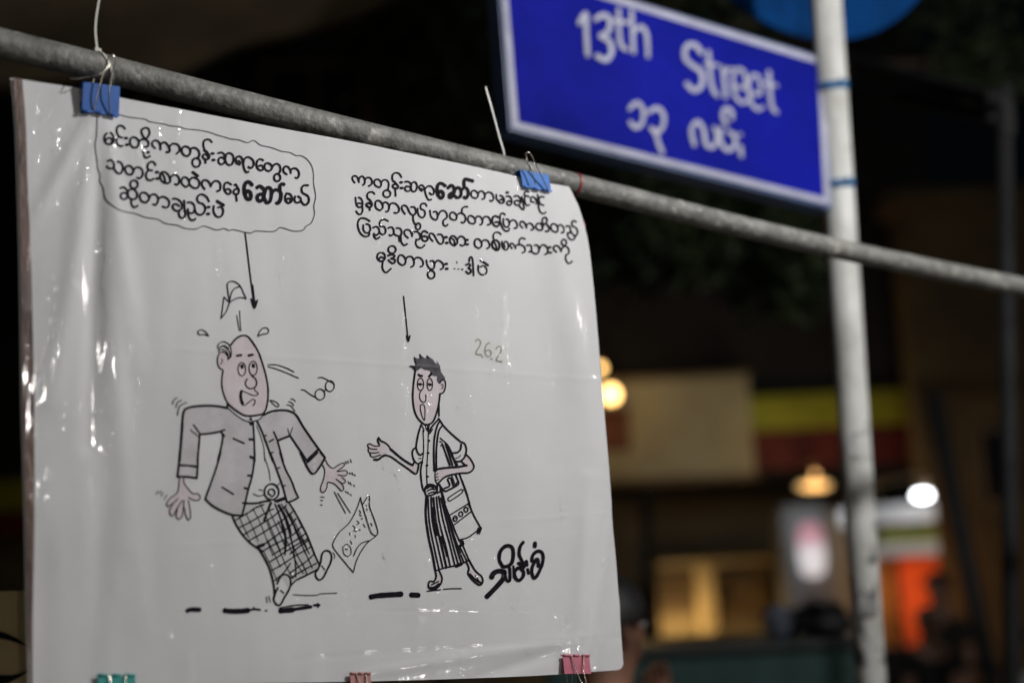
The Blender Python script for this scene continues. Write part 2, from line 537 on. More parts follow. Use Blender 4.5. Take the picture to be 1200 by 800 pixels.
t.trace("95 222 62 210 52 180 65 150 95 152 118 180 112 210 95 222;118 180 135 155 165 158 182 190 175 225 155 228;182 190 205 165 240 170 262 205 258 235 240 250 228 240;"
 "288 185 290 225 320 262 350 265 362 240 345 205 320 195;320 240 335 230 355 245;380 205 405 200 430 225 435 260 420 285 395 280 385 260 405 245 428 255;w2.8 390 167;"
 "455 205 485 195 515 220 520 260 495 285 465 275 460 250 485 240 510 250;530 205 545 260 555 310 545 325 520 305 500 280;"
 "600 158 570 155 555 175 560 200;600 205 575 195 560 215 562 255 580 285 605 280;"
 "645 255 620 250 618 215 635 205 660 225 672 250 665 270;680 185 685 260 690 310 705 350 735 365 752 350;738 210 705 205 690 235 705 275 735 285;"
 "75 460 35 450 22 415 35 385 65 390 90 420 88 450 75 460;90 420 105 392 135 392 158 425 155 460 135 468;158 425 175 395 210 395 232 430 228 465 205 468;"
 "w2.5 305 400 280 388 255 400 248 435 265 475 295 485 315 465 305 445 275 445;370 375 345 360 325 375 322 430 340 490 370 525 405 525 410 500;355 410 352 450 365 485 395 490 412 460 400 420 380 418;412 455 435 425 470 430 490 465 485 495 460 500;"
 "545 495 520 475 518 445 540 435 565 455 580 495;575 475 595 455 620 455 642 485 640 510 620 515;"
 "700 520 670 505 665 475 680 455 710 458 725 485 720 515 700 520;725 485 745 460 770 475 783 505 775 530 750 528;c 742 430 22 30;"
 "850 540 810 525 798 490 810 462 840 465 860 490 862 525 850 540;862 490 880 470 905 478 922 510 915 542 895 542;"
 "1040 440 1015 430 998 445 1000 480;940 485 970 480 985 510 978 545 955 545;955 545 965 590 1000 610 1025 595 1020 570;985 525 1010 560 1040 570 1052 535 1040 500 1000 480", 2.1, Fw, 8)
t.trace("225 155 185 130 140 128 115 160 115 210 140 270 180 298 215 290 220 265;165 190 165 235 185 262 210 262 230 235 220 190 190 180;"
 "395 155 360 138 325 150 315 180 325 205;255 215 285 205 308 225 312 260 290 285 262 280;262 270 265 300 285 322 315 305;312 250 335 280 365 270 372 235 355 205 325 205;"
 "395 220 425 210 445 235 445 270 425 290 405 285;445 270 470 290 505 295 520 260 505 225 470 220;495 300 500 345;512 290 515 350 540 382 570 370;"
 "580 315 548 285 545 250 570 235 600 250 618 300;612 285 635 258 665 255 690 285 690 320 668 330;c 672 205 24 30;655 325 650 370 670 400 705 405 735 380;"
 "w2.5 765 265 735 248 710 262 703 300 720 338 750 342 765 320 750 298 720 298;815 345 785 310 780 280 800 268 825 285 850 330 875 365 905 362 915 320 895 280 860 280;w3 938 305;w3 945 358;"
 "1020 385 985 365 972 325 985 298 1015 295 1040 325 1045 360 1020 385;990 315 1015 335 1020 375;1045 330 1065 300 1095 300 1118 330 1115 370 1090 385 1072 375;w2.8 1135 330;w2.8 1137 372;"
 "322 450 300 460 292 495 310 525 340 530 365 505 360 465 340 450;310 510 325 490 350 500;345 530 340 590 355 625 380 635 420 600;"
 "w2.4 392 478 430 468 455 480 440 500 415 505 455 515 455 540 430 550 395 520;c 430 422 35 35;"
 "525 570 490 545 485 505 500 475 530 478 555 515 550 555 525 570;555 515 575 490 610 490 632 525 630 570 605 585;632 530 650 500 690 500 720 535 715 575 692 582;"
 "752 520 760 565 785 600 820 600 830 560 815 525 788 530;c 797 655 34 38;830 560 850 525 885 530 912 560 910 595 885 605;w3 940 555;w3 945 600;w1.4 1018 600;w1.4 1055 602;w1.9 1090 606;w1 1040 532 1042 550", 2.15, G, 8)
t.trace("245 410 210 390 203 355 215 325 245 325 268 355 268 390 245 410;268 360 285 335 320 335 342 365 340 400 318 412;450 280 430 262 395 262 378 285 380 320;"
 "w2.6 405 425 375 405 365 370 375 340 405 335 430 355 435 395 425 425 400 425;380 350 400 375 410 420;460 345 462 390 485 420 510 420 525 390 515 355 492 345 478 365 490 400;"
 "560 410 542 385 550 360 572 368 590 395 595 410;590 395 610 375 650 375 680 400 683 435 660 448;685 320 655 310 632 325 628 365 635 375;"
 "700 380 730 375 745 400 740 435 720 440;740 425 765 455 800 455 815 420 800 380 770 378;815 420 835 380 865 380 890 410 890 450 868 465;w2.8 908 400;w2.8 915 450;"
 "970 445 945 425 945 395 968 385 995 400 1015 440;1012 425 1030 400 1060 390 1085 415 1088 450 1068 470;c 1040 355 24 28;1058 470 1058 520 1085 552 1120 530;"
 "w2.5 125 565 150 555 165 572 145 595 165 605 168 635 145 645 125 625;155 535 158 500 172 490 185 510 190 560 195 665;238 570 240 625 265 655 300 655 318 625 310 590 285 575 258 582;w2.8 260 520 330 570", 2.1, Hw, 8)
o = t.build('caption_text', ink_m, banner); o['label'] = 'four lines of black handwritten script at the upper right of the sheet'

# --- stout man
h1, h3, h4, h5, h6, h7, h8, k1 = (240,380), (190,460), (300,420), (170,530), (270,530), (290,610), (360,530), (215,320)
s6, s8, s10, s5 = 6.6667, 8, 10, 5.3333
f = Ink()
f.fill(pl("195 170 240 115 290 88 335 95 380 150 420 220 455 320 480 410 495 500 492 600 475 670 450 700 380 712 310 710 240 670 190 630 160 580 135 500 132 430 140 365 110 335 97 290 105 240 130 215 165 205", h1, s6))
f.build('skin_tint', skin_ink, banner); f = Ink()
f.fill(pl("265 195 262 250 255 300 230 330 190 360 165 400 175 420 190 425 190 485 220 490 240 470 245 515 265 520 290 490 300 440 315 490 335 525 352 510 350 450 338 372 380 372 420 370 428 340 405 320 370 320 330 280 300 235 298 200", h5, s6))
f.build('skin_tint', skin_ink, banner); f = Ink()
f.fill(pl("95 75 110 110 105 160 85 220 90 245 110 245 125 215 130 185 170 195 215 240 228 225 232 190 238 175 235 145 250 130 240 112 215 105 232 78 222 65 190 80 160 98 130 75 115 45", h8, s5))
f.build('skin_tint', skin_ink, banner); f = Ink()
f.fill(pl("200 245 240 225 290 260 300 300 270 330 215 330 150 380 110 350 85 250 150 260 190 250", (420,490), 8))
f.build('skin_tint', skin_ink, banner); f = Ink()
f.fill(pl("205 285 190 400 183 520 195 630 225 710 275 765 320 780 370 755 400 690 425 600 440 490 480 480 490 400 470 360 340 275 260 250", (460,400), 8))
f.build('skin_tint', skin_ink, banner); f = Ink()
f.fill(pl("720 490 830 465 930 458 1010 445 960 400 1010 345 1050 390 1078 450 1060 490 1020 510 840 535 790 560 740 610 715 590", (420,490), 8))
f.build('skin_tint', skin_ink, banner); f = Ink()
f.fill(pl("505 440 520 405 560 430 550 490 530 520 450 465", (420,490), 8))
f.build('skin_tint', skin_ink, banner); f = Ink()
f.fill(pl("175 625 195 620 215 670 200 715 160 700", (480,560), 5.714))
f.build('skin_tint', skin_ink, banner); f = Ink()
f.fill(pl("395 600 440 625 485 660 480 700 430 680", (480,560), 5.714))
f.build('skin_tint', skin_ink, banner); f = Ink()
f = Ink()
f.fill([(266,478),(242,475),(219,478),(215,482),(213,520),(210,540),(208,558),(230,560),(231,540),(233,508),(258,505),(261,508),(257,540),(248,565),(240,584),(260,598),(284,604),(290,580),(297,545),(298,520),(297,496),(280,489)])
f.fill([(303,496),(309,488),(333,480),(345,483),(360,505),(381,536),(367,555),(358,540),(341,510),(326,516),(332,540),(342,564),(350,583),(337,588),(325,550),(312,515)])
f.build('jacket_tint', coat_ink, banner)
f = Ink()
f.fill([(272,603),(290,590),(313,588),(338,588),(345,600),(355,622),(366,645),(375,662),(364,672),(347,680),(340,690),(330,674),(322,690),(319,670),(308,645),(296,628),(281,615)])
f.build('sarong_tint', cloth_ink, banner)

m_ = Ink()
m_.trace("w2.2 195 170 240 115 290 88 335 95 380 150 420 220 455 320 480 410 495 500 492 600 475 670 450 700;w2.2 450 700 380 712 310 710 240 670 190 630;190 630 160 580 135 500 132 430 140 365;"
 "w1.4 145 360 110 335 97 290 105 240 130 215 155 220 175 245;w1.1 120 315 135 290 130 270;w1.3 98 185 110 150 145 135 180 150 200 180 205 220 200 260;w1.4 105 200 130 170 165 180 190 215 195 250 180 275;w1.3 105 215 130 195 160 205 180 240 178 270;w1.3 118 180 150 165 185 190;"
 "w2.8 250 245 285 240;w2.8 342 243 375 236;w1.3 c 288 350 30 52;w1.3 c 377 343 32 55;w3.8 289 321 291 336;w3.8 377 314 380 330;"
 "w1.6 330 425 316 455 325 485 355 502 390 490 405 460 395 425 365 400;w1.3 285 515 275 560 280 610 305 632 340 610 370 585 392 592 390 615 375 635;w1.3 285 515 330 535 380 555 410 550 415 535 390 515 388 495;w3.4 284 522 279 570 295 618;"
 "w1.4 180 655 240 705 300 745 360 765;w1.4 455 705 430 740 385 755;w1.1 355 712 365 740 375 770;w2.2 355 740;w3.4 355 775 372 778;"
 "w1.2 495 315 560 315 640 340 700 370;w1.2 495 330 570 350 660 385 735 418;w1 510 590 550 600 580 625 578 642 550 632 510 590", 1.6, h1, s6)
m_.trace("w2.7 765 180 640 158 520 152 380 162 290 182 250 215 235 300 225 450 215 600 205 720 200 800;765 120 760 180;w1.7 360 375 400 430 435 480;w1 330 430 335 450 370 470 420 520;435 485 430 560 420 680 410 800;w2.3 440 488 540 478 640 462 730 435;690 465 710 490 700 600 670 720 650 800;w2 700 470 730 510;"
 "w2.3 1065 340 1075 500 1080 600 1085 800;w3 1020 545 1065 548;w3 1032 748 1075 770;w2 830 535 960 592;w1.2 115 135 135 80 170 65;w1.2 155 175 175 115 220 92;w1.2 175 265 200 160 280 115", 2.2, h3, s10)
m_.trace("w2.6 60 440 130 410 220 402 280 415 320 445 370 530 430 620 490 705 540 775;w2.8 490 705 400 795;w2.1 270 600 330 690 400 795;w2.6 170 640 270 600;w1 250 545 262 590;w1 290 535 270 590;w2.1 140 570 170 640 215 800;w2.1 10 490 40 550 80 650 135 800;"
 "w.8 5 520 40 610 65 700 70 795;w1.6 65 600 85 600;w1.8 115 735 138 730;w2 105 648 138 630;w1 275 312 300 320 310 335;w1 258 335 285 345 298 368;w1 243 360 275 368 308 410;"
 "w1.2 485 150 520 148 570 175 600 190;w1.3 c 576 215 34 42;w1.3 c 500 280 37 42;w1.2 355 243 380 245 420 275 470 305;w1.4 530 250 545 245", 2, h4, s6)
m_.trace("w2.4 268 0 262 90 250 190;w2.4 410 0 408 100 402 200;w2.7 262 100 330 102 405 112;w2.7 250 188 330 190 402 200;w2.2 590 0 555 120 510 250 470 360;w2.6 470 360 520 410 600 455 680 485 755 490;w2 600 270 690 325;"
 "265 195 262 250 255 300 230 330 190 360 165 400 175 420 210 400 255 360;215 400 190 450 195 485 220 490 245 440 285 375;250 440 240 500 260 520 285 500 295 440 300 370;305 430 315 490 335 525 352 510 350 450 335 375;335 350 380 372 420 370 428 340 405 320 370 320 330 280 300 235 298 200;"
 "w1 85 325 100 300;w1 108 320 125 300;w1 125 340 138 315;w1 148 365 168 330", 1.2, h5, s6)
m_.trace("w2.3 190 0 185 80 170 180 140 290 115 400 95 490;w2.6 155 35 185 42;w2.6 135 178 168 182;w2.6 110 275 142 285;w2 95 392 120 395;"
 "w2.4 740 40 645 165 550 0;w2.7 680 0 605 75;w2.4 705 0 740 40;w2.2 390 0 430 120 480 220 510 300 535 350;w2.2 535 350 490 375 445 388;w2.1 315 0 350 90 390 200 420 290 445 388;w.8 265 0 275 50 305 140 315 220;w1.6 365 125 390 115;w1.6 410 262 432 255;"
 "w2 c 325 305 57 62;w1.8 320 330 300 320 305 290 335 285 352 310 340 335 320 345;w1 225 290 252 292;w1 180 320 220 338 265 330;w1 360 270 385 240;w2.6 125 395 200 395 270 380 310 375;w2.6 350 378 430 350;w2 365 385 430 362;"
 "w2.4 15 490 35 540 70 600 110 655 160 705 215 745 255 770;w4 215 735 262 718;w2 460 390 500 450 550 540 600 640 660 790;"
 "45 525 140 470 200 430 265 405;75 582 150 545 220 505 300 455 340 440;105 640 190 590 270 540 340 495 440 410;150 685 240 635 320 585 400 535 490 460;260 720 330 670 400 620 460 580 515 515;245 775 330 725 400 690 480 650 555 580;330 800 440 730 520 680 590 630;470 790 560 720 620 680;"
 "w1 70 500 110 590 150 665;w1 120 470 170 570 220 690;w1 180 440 240 560 290 690 330 790;w1.1 235 400 300 540 350 660 395 770;w1.1 300 440 370 590 430 730;w1.3 400 400 460 500 530 640 590 790;w1.3 430 420 500 560 560 680 620 790;w1.1 470 480 530 590 600 740;"
 "w2 350 400 390 500 410 580 430 660 430 790;w3.4 380 410 430 500 470 610;w2.8 320 390 300 440 265 530", 1.8, h6, s6)
m_.trace("w2.3 90 215 130 280 170 360 195 440 210 520 215 590;w2 410 0 460 90 500 190 540 290 570 350;w2.2 555 375 460 425 385 460;385 460 340 505;175 320 240 280 300 240 380 190 470 140;195 385 290 330 380 270 470 220 505 195;215 465 290 400 340 330;330 410 400 360 470 310 520 260;350 440 430 390 540 330;"
 "w1.1 150 0 200 120 250 220 300 340;w1.1 160 150 210 250 260 360;w1.1 130 240 180 340 240 480;w1.1 240 0 300 130 350 240 400 350 440 410;w1.3 330 110 380 240 440 350 465 410;w1.2 370 60 430 190 480 300 510 370;w1.1 300 340 360 450;"
 "270 0 300 90 305 190 295 265;w3.4 310 10 340 100;w1.6 340 110 365 240 380 350 380 440;w1.8 355 445 385 410;"
 "w2.2 235 490 265 430 300 418 335 440 340 500 320 550 290 600 262 650 235 655 210 625 210 590 240 520;w1.3 260 540 288 562;w2.2 575 320 585 260 610 232 645 240 660 280 650 330 620 390 595 440 565 460 540 440 535 405 555 375 575 320;w1.3 585 350 605 380;"
 "w.9 150 590 155 640;w.9 170 585 180 635;w.9 670 245 685 270 678 295;w1 360 575 460 580 550 578 570 568 700 562", 1.7, h7, s6)
m_.trace("95 75 110 110 105 160 85 220 90 245 110 245 125 215 130 185 170 195 200 225 215 240 228 225 215 195 180 165;180 165 215 190 232 190 238 175 215 155;190 140 235 145 250 130 240 112 190 118;185 118 215 95 232 78 222 65 190 80 160 98 130 75 115 45;"
 "w1 235 55 245 70;w1 250 52 258 66;w1 268 42 275 62;w1 262 125 270 135;w1 278 122 285 140;w1 295 135 300 145;w1 255 180 262 195;w1 268 185 275 205;w1 290 200 296 212;w1 238 240 245 250;w1 252 245 258 258;w1 268 258 276 268;w1 85 275 108 278;w1 88 295 100 300;w1 85 325 97 328;w1 170 245 240 378;w1 190 252 270 375;"
 "333 280 310 350 265 435 200 500 165 560 165 590 200 640 290 748;290 748 315 660 370 570 430 520 440 490 420 420 390 340 385 270 345 325;333 280 345 330 375 430 400 500 430 520;385 550 340 565 310 600 292 645;"
 "w1 325 360 335 375 325 385 340 395;w1 310 425 325 440 310 450;w1 285 455 300 470 290 490 310 490;w1 300 515 302 530;w1 265 500 270 515;w1 225 590 245 570 270 590 275 630 255 648 230 630 225 590;w1 240 600 255 606;w1 270 550 280 570;w1 365 325 370 335;w1 372 350 374 360;w1 395 440 405 450 400 460;w1 350 445 362 465;w1.6 342 412;w1.6 328 482", 1.2, h8, s5)
m_.trace("540 345 515 160 525 110 570 95 620 110 670 155 710 240 738 300;540 345 560 240 600 180 670 155;540 345 610 300 680 285 738 300;540 345 475 278;475 278 455 430 440 530;440 530 500 450 540 345;w1 625 495 655 675;w1 660 440 665 560 675 675;295 735 260 690 215 665 175 675 165 700 185 722 240 718 295 735;872 738 890 690 930 645 975 640 1000 670 985 705 930 715 872 738", 1.3, k1, s10)
o = m_.build('drawn_stout_man', ink_m, banner); o['label'] = 'ink drawing of a startled bald man in jacket and checked sarong'

for dash in ("w5.2 128 235 160 224 228 226", "w6 422 232 480 238 560 236 608 230;w2.5 610 230 655 222 700 226;w2 650 207 655 225", "w2 747 233",
             "w6 858 236 960 226;w4 940 225 1020 215 1100 203;w1.6 850 212 980 190 1080 188", "w2.6 1122 190 1166 190;w2 1152 177 1155 205"):
    g_ = Ink(); g_.trace(dash, 2, (200,680), 6.6667); g_.build('ground_dash', ink_m, banner)
for dash in ("w6.2 118 312 200 298 400 285", "w6 492 292 560 296"):
    g_ = Ink(); g_.trace(dash, 2, (420,660), 8); g_.build('ground_dash', ink_m, banner)

# --- slim man
t1, t2, t3 = (460,400), (420,490), (480,560)
f = Ink()
f.fill(pl("155 235 195 230 215 210 197 150 240 165 248 122 300 160 318 135 370 165 408 215 412 185 440 225 450 285 490 340 490 365 455 360 430 400 410 370 412 330 360 320 340 275 300 270 260 250 225 275 205 285", t1, 8), base=.0004, step=.8)
f.build('hair_tint', hair_ink, banner)
n_ = Ink()
n_.trace("205 285 190 400 183 520 195 630 225 710 275 765 320 780 370 755 400 690 425 600 440 490;w1.8 440 390 450 370 480 360 492 390 488 440 470 480 445 490;w1.2 450 410 465 400 468 425 455 445;w2.8 235 312 255 325 270 322;w2.8 335 330 350 315 360 298;w1.3 c 255 403 30 58;w1.3 c 343 403 26 57;w1.4 225 395 280 405;w3 250 402;w1.4 325 395 365 408;w3 343 405;"
 "w1.3 270 450 248 490 250 540 280 572 305 555 305 500;w1.2 255 600 270 590 290 600 298 660 292 740 270 700 255 640 255 600;w1.8 430 580 430 700;w1.8 155 235 195 240 205 285;w1.4 197 150 205 190 215 215;w1.4 248 122 262 160;w1.4 318 135 330 160", 2.2, t1, 8)
n_.trace("585 55 560 130 545 200 535 270;535 275 510 290 500 330 515 390 550 425 590 405;535 275 550 320 575 345 600 325;w1 560 375 585 375;595 405 580 480 585 580 600 660 620 690;w1.1 600 110 605 200 605 330 592 410;w1.1 650 140 648 250 640 400 635 520 640 620;w2.2 655 210;w2.2 648 325;w2.2 637 440;w2.2 642 545;"
 "w1.1 590 70 610 110 600 140;w1.1 620 70 645 120 640 70;w1.4 660 60 650 110 660 145 690 100;745 10 690 70 660 120;760 20 730 80 705 200 700 350 705 490;780 70 745 130 725 300 725 480;"
 "745 0 800 80 870 150 950 220;950 220 985 235 1005 290 990 360 950 400 900 400 875 350 870 325;870 325 920 320 950 290 955 240;w1.1 900 375 935 365 950 345;w1.5 760 185 830 250 870 325;780 240 850 440;810 240 875 440;830 260 910 440;w1.2 755 215 775 225;w1.2 765 260 780 235;"
 "1010 345 1050 390 1078 450 1060 490 1020 510 940 515 840 535 790 560 740 610;w2.6 1010 440 930 455 830 462 740 475 715 495;955 400 990 435;w1.3 915 420 925 440;w1.2 715 495 712 540 718 590 735 610;w1.2 720 530 740 515;w1.2 718 555 742 545;w1.2 722 580 745 572;"
 "w2.6 300 290 380 360 450 410 505 440;505 440 520 405;250 345 300 360 370 410 450 465 530 520 550 490 560 430;w2 300 300 280 260 240 225 205 210 185 178 178 210 195 245;w1.4 195 258 150 260 110 240 88 240 88 265 115 285 170 290;w1.4 90 285 95 315 130 325 190 318;w1.4 105 325 115 355 150 360 205 340;w2.6 145 385 185 385 220 355 250 345;"
 "620 650 650 620 700 625 730 660 720 700 640 725 620 690 620 650;w3.6 635 650 670 628 700 640;w1.6 640 680 680 660 715 665;w1.6 650 705 690 690 720 690;w2 735 610 730 680;w2 735 700 765 680;750 620 800 680 840 670 930 620 930 590 905 530;w2 800 655 850 630 830 570 860 560 890 640 920 600;w1.4 870 540 900 620;"
 "940 520 980 620 1010 700 1040 800;w1.4 835 745 960 665 968 695 848 775 835 745;755 620 780 700 805 790", 2.1, t2, 8)
n_.trace("200 70 230 170 265 260 300 350 330 415;340 0 380 110 420 230 480 340;w1.6 330 412 390 395 440 360 480 330;w1.5 260 250 390 170;w1.5 290 315 415 220;w1.5 390 170 415 220;w1.7 c 302 270 13 17;w1.7 c 340 240 13 16;w1.7 c 375 210 13 16;w1.2 302 268;w2.6 330 415 360 440;w2.6 345 415 340 455;w2.4 355 420 355 450;w2.4 460 335 455 370;w2.4 475 340 465 370;"
 "w2.6 110 120 105 250 125 400 150 510 170 620;120 130 130 300 165 480 195 610;140 125 150 290 185 450 220 600;w2.4 155 130 175 300 215 470 245 600;175 125 195 290 240 460 270 590;190 120 220 280 265 440 300 580;205 130 245 290 285 440 325 580;225 170 265 310 310 460 345 570;250 250 290 370 330 480 360 560;330 450 360 510 380 550;355 450 395 545;w3 150 200 170 330 178 380;w3 210 390 240 480 250 520;170 620 230 600 300 585 360 565 395 548;w4.2 308 588 345 572;"
 "w2.2 170 620 175 660 160 690 130 690 125 730 160 745 200 715 215 670 195 620;w1.6 150 690 165 700 140 715 190 690;w3.2 132 735 165 730 195 708;w2.2 375 555 395 600 390 640 430 690 470 715 490 690 480 655 440 620 395 545;w2.6 400 640 440 678 478 700;w1.4 440 650 465 690;w1.4 115 755 205 745;w1.3 225 742 285 738 345 738", 1.8, t3, 5.714)
o = n_.build('drawn_slim_man', ink_m, banner); o['label'] = 'ink drawing of a slim man in striped sarong with a shoulder bag'
q = Ink()
q.trace("w6 322 500 345 455 400 432 460 442;w6 458 445 445 510 380 590 270 700;w3.6 460 450 480 530 510 535 515 470 510 400;w4.4 440 385 405 320 410 240 450 185 500 168 540 195 548 270 530 350 480 385 440 385;w4 655 130 620 180 610 260 640 330 660 400;w2.6 550 380 555 500;w4 600 350 640 372;w4.2 640 400 590 405 560 450 575 510 610 530 650 490 655 440 620 400;w4.6 685 330 690 372;w3.6 700 412 708 458;w5 780 140 778 178;w4.2 745 330 755 270 800 228 850 235 868 290 850 380 800 480 765 505 745 450 750 390 785 320 810 310 815 385", 4, (540,620), 8.889)
q.build('signature', ink_m, banner)
lab_m = mat('pale_yellow_label', (0.745, 0.75, 0.715), 0.6, var=0.06, scale=20)
dig_m = mat('grey_print', (0.36, 0.37, 0.32), 0.6, var=0.2, scale=60)
f = Ink(); f.fill(pl("795 375 1050 460 1035 580 780 510", (420,330), 6), base=.00012)
f.build('number_label', lab_m, banner)
f = Ink()
f.trace("820 420 835 405 855 420 850 450 820 505 862 514;920 430 900 440 885 480 895 520 920 525 930 500 915 480 890 490;w1.6 932 542;w1.6 868 528;965 470 985 455 1000 470 995 500 965 550 1004 562", 1.6, (420,330), 6)
f.build('printed_number', dig_m, banner)

# --- clear film over the sheet, crumpled
SPARK = [(47,96,42,140),(42,135,38,160),(52,168,37,212),(46,236,44,250),(72,305,63,360),(76,370,46,445),(112,140,76,300),(64,120,66,180),
         (127,245,128,420),(148,320,158,350),(156,395,150,430),(133,160,128,215),(470,366,472,430),(473,435,474,520),(470,540,476,600),
         (591,340,590,430),(593,430,592,470),(405,600,406,720),(414,610,416,690),(600,690,612,720),(612,716,640,742),(655,720,662,736),
         (656,500,650,560),(600,680,601,712),(690,690,682,760),(706,700,694,775),(720,620,700,700),(640,380,648,470),(566,300,570,350),
         (500,640,506,700),(548,560,552,640),(30,240,34,420),(95,160,86,220),(250,500,254,560),(340,640,345,690),(452,640,455,672),
         (205,180,204,236),(208,232,214,262),(118,230,112,310),(520,690,522,720),(575,650,580,700),(170,380,176,420)]
_r = random.Random(11)
for _ in range(70):
    x = _r.choice([_r.uniform(40, 200), _r.uniform(430, 700), _r.uniform(40, 700)]); y = _r.uniform(120, 740); L = _r.uniform(14, 70); sl = _r.uniform(-.16, .10)
    SPARK.append((x, y, x + sl*L, y + L))
CHAINS = [(470,366,471,430,9),(472,440,474,560,8),(591,335,590,470,16),(405,590,407,722,14),(414,610,416,690,7),(599,680,603,715,6),(603,715,618,730,6),
          (618,730,641,742,6),(655,716,662,738,5),(704,690,692,775,11),(684,700,680,760,6),(650,480,656,560,7),(205,150,207,236,9),(207,236,213,262,4),
          (560,600,552,700,6),(548,420,552,520,6),(640,300,655,470,7),(700,560,712,680,7),(500,300,498,360,4),(127,240,129,420,10),(150,320,156,420,8),
          (60,320,50,440,14),(85,440,70,520,6),(46,230,40,300,7),(250,520,254,640,5),(340,600,346,700,5),(530,640,640,700,8),(440,700,520,690,4),(300,600,310,700,3)]
BLOB = {}
for x0, y0, x1, y1, n in CHAINS:
    for i in range(n):
        t_ = (i + _r.random()) / n
        bx, by = x0 + (x1-x0)*t_ + _r.gauss(0, 2.2), y0 + (y1-y0)*t_
        sx_, sy_ = _r.uniform(1.4, 2.6), _r.uniform(2.2, 6.5)
        e_ = (bx, by, sx_, sy_, _r.uniform(.00035, .0009))
        for gx in (-1, 0, 1):
            for gy in (-1, 0, 1):
                BLOB.setdefault((int(bx//12)+gx, int(by//20)+gy), []).append(e_)
def film(px, py):
    d = D(px, py) + 0.0016
    for i, (x0, y0, x1, y1) in enumerate(SPARK):
        if abs(px - (x0+x1)/2) > 40 or py < min(y0, y1) - 14 or py > max(y0, y1) + 14: continue
        q, t = segd(px + 5*noise.noise(Vector((py*.045, i*2.3, 0))), py, x0, y0, x1, y1)
        if abs(q) < 9:
            a = noise.noise(Vector((py*0.13, i*3.1, 0.5)))
            b = noise.noise(Vector((px*.4, py*.34, i*1.1)))
            e = math.sin(math.pi * min(1, max(0, t))) ** .5
            d += (1.5 if x0 > 430 else 1.0) * (0.0012 + 0.0014*a) * math.exp(-(q/(2.0 + 1.0*a))**2) * (.35 + 2.2*max(0, b + .1)) * e
    d += 0.00022 * noise.noise(Vector((px/9, py/40, 7.7))) + 0.0007 * noise.noise(Vector((px/30, py/160, 3.1))) + 0.00022 * max(0, noise.noise(Vector((px/60, py/90, 2.7)))) * noise.noise(Vector((px/5, py/14, 1.7)))
    for bx, by, sx_, sy_, h_ in BLOB.get((int(px//12), int(py//20)), ()):
        d += h_ * math.exp(-((px-bx)/sx_)**2 - ((py-by)/sy_)**2)
    return onplane(px, py) + N_ * d
V, F = coons(OUTL, RGT, [(15,91)] + TOP[1:], [(36,806)] + BOT[1:], 520, 460, film, corner=8)
fm = bpy.data.materials.new('clear_plastic_film'); fm.use_nodes = True
nt = fm.node_tree; nt.nodes.clear()
out = nt.nodes.new('ShaderNodeOutputMaterial'); mx = nt.nodes.new('ShaderNodeMixShader')
tr = nt.nodes.new('ShaderNodeBsdfTransparent'); gl = nt.nodes.new('ShaderNodeBsdfGlossy'); lw = nt.nodes.new('ShaderNodeLayerWeight'); lw.inputs[0].default_value = .5
pw = nt.nodes.new('ShaderNodeMath'); pw.operation = 'POWER'; pw.inputs[1].default_value = 5; fr = nt.nodes.new('ShaderNodeMath'); fr.operation = 'MULTIPLY_ADD'; fr.inputs[1].default_value = .9; fr.inputs[2].default_value = .05
nt.links.new(lw.outputs['Facing'], pw.inputs[0]); nt.links.new(pw.outputs[0], fr.inputs[0])
tr.inputs[0].default_value = (0.97, 0.97, 0.975, 1)
gl.inputs['Roughness'].default_value = 0.075
nz = nt.nodes.new('ShaderNodeTexNoise'); nz.inputs['Scale'].default_value = 130; nz.inputs['Detail'].default_value = 3
tc = nt.nodes.new('ShaderNodeTexCoord'); mp = nt.nodes.new('ShaderNodeMapping'); mp.inputs['Scale'].default_value = (1, 1, .35)
bp = nt.nodes.new('ShaderNodeBump'); bp.inputs['Strength'].default_value = 0.10; bp.inputs['Distance'].default_value = 0.002
nt.links.new(tc.outputs['Object'], mp.inputs[0]); nt.links.new(mp.outputs[0], nz.inputs['Vector']); nt.links.new(nz.outputs[0], bp.inputs['Height'])
nt.links.new(bp.outputs[0], gl.inputs['Normal'])
nt.links.new(fr.outputs[0], mx.inputs[0]); nt.links.new(tr.outputs[0], mx.inputs[1]); nt.links.new(gl.outputs[0], mx.inputs[2]); nt.links.new(mx.outputs[0], out.inputs[0])
link('plastic_cover', mesh('plastic_cover', V, F), fm, banner, smooth=True)
# ================================================================ THE PIPE AND WHAT HANGS ON IT
pipe_m = mat('weathered_galvanised_steel', (0.27, 0.27, 0.245), 0.6, metal=0.1, color2=(0.085, 0.088, 0.082), scale=30, bump=0.3, bscale=90, lo=.3, hi=.7)
# splash marks
nt = pipe_m.node_tree; pb = nt.nodes['Principled BSDF']
v1 = nt.nodes.new('ShaderNodeTexNoise'); v1.inputs['Scale'].default_value = 34; v1.inputs['Detail'].default_value = 3
tc = nt.nodes.new('ShaderNodeTexCoord'); nt.links.new(tc.outputs['Object'], v1.inputs['Vector'])
r1 = nt.nodes.new('ShaderNodeValToRGB'); r1.color_ramp.elements[0].position = .62; r1.color_ramp.elements[1].position = .72
nt.links.new(v1.outputs[0], r1.inputs[0])
mxc = nt.nodes.new('ShaderNodeMix'); mxc.data_type = 'RGBA'
old = pb.inputs['Base Color'].links[0].from_socket
nt.links.new(r1.outputs[0], mxc.inputs[0]); nt.links.new(old, mxc.inputs[6]); mxc.inputs[7].default_value = (.46, .45, .40, 1)
nt.links.new(mxc.outputs[2], pb.inputs['Base Color'])
PIPE_R = 0.0172
PIPEPX = [(-420,-60),(-180,4),(0,50.5),(100,75),(200,100.5),(300,126),(450,163),(600,199),(697,222.5),(800,248.5),(900,273),(1000,295.5),(1100,316.5),(1200,336),(1330,361),(1500,392)]
PO = -0.0225
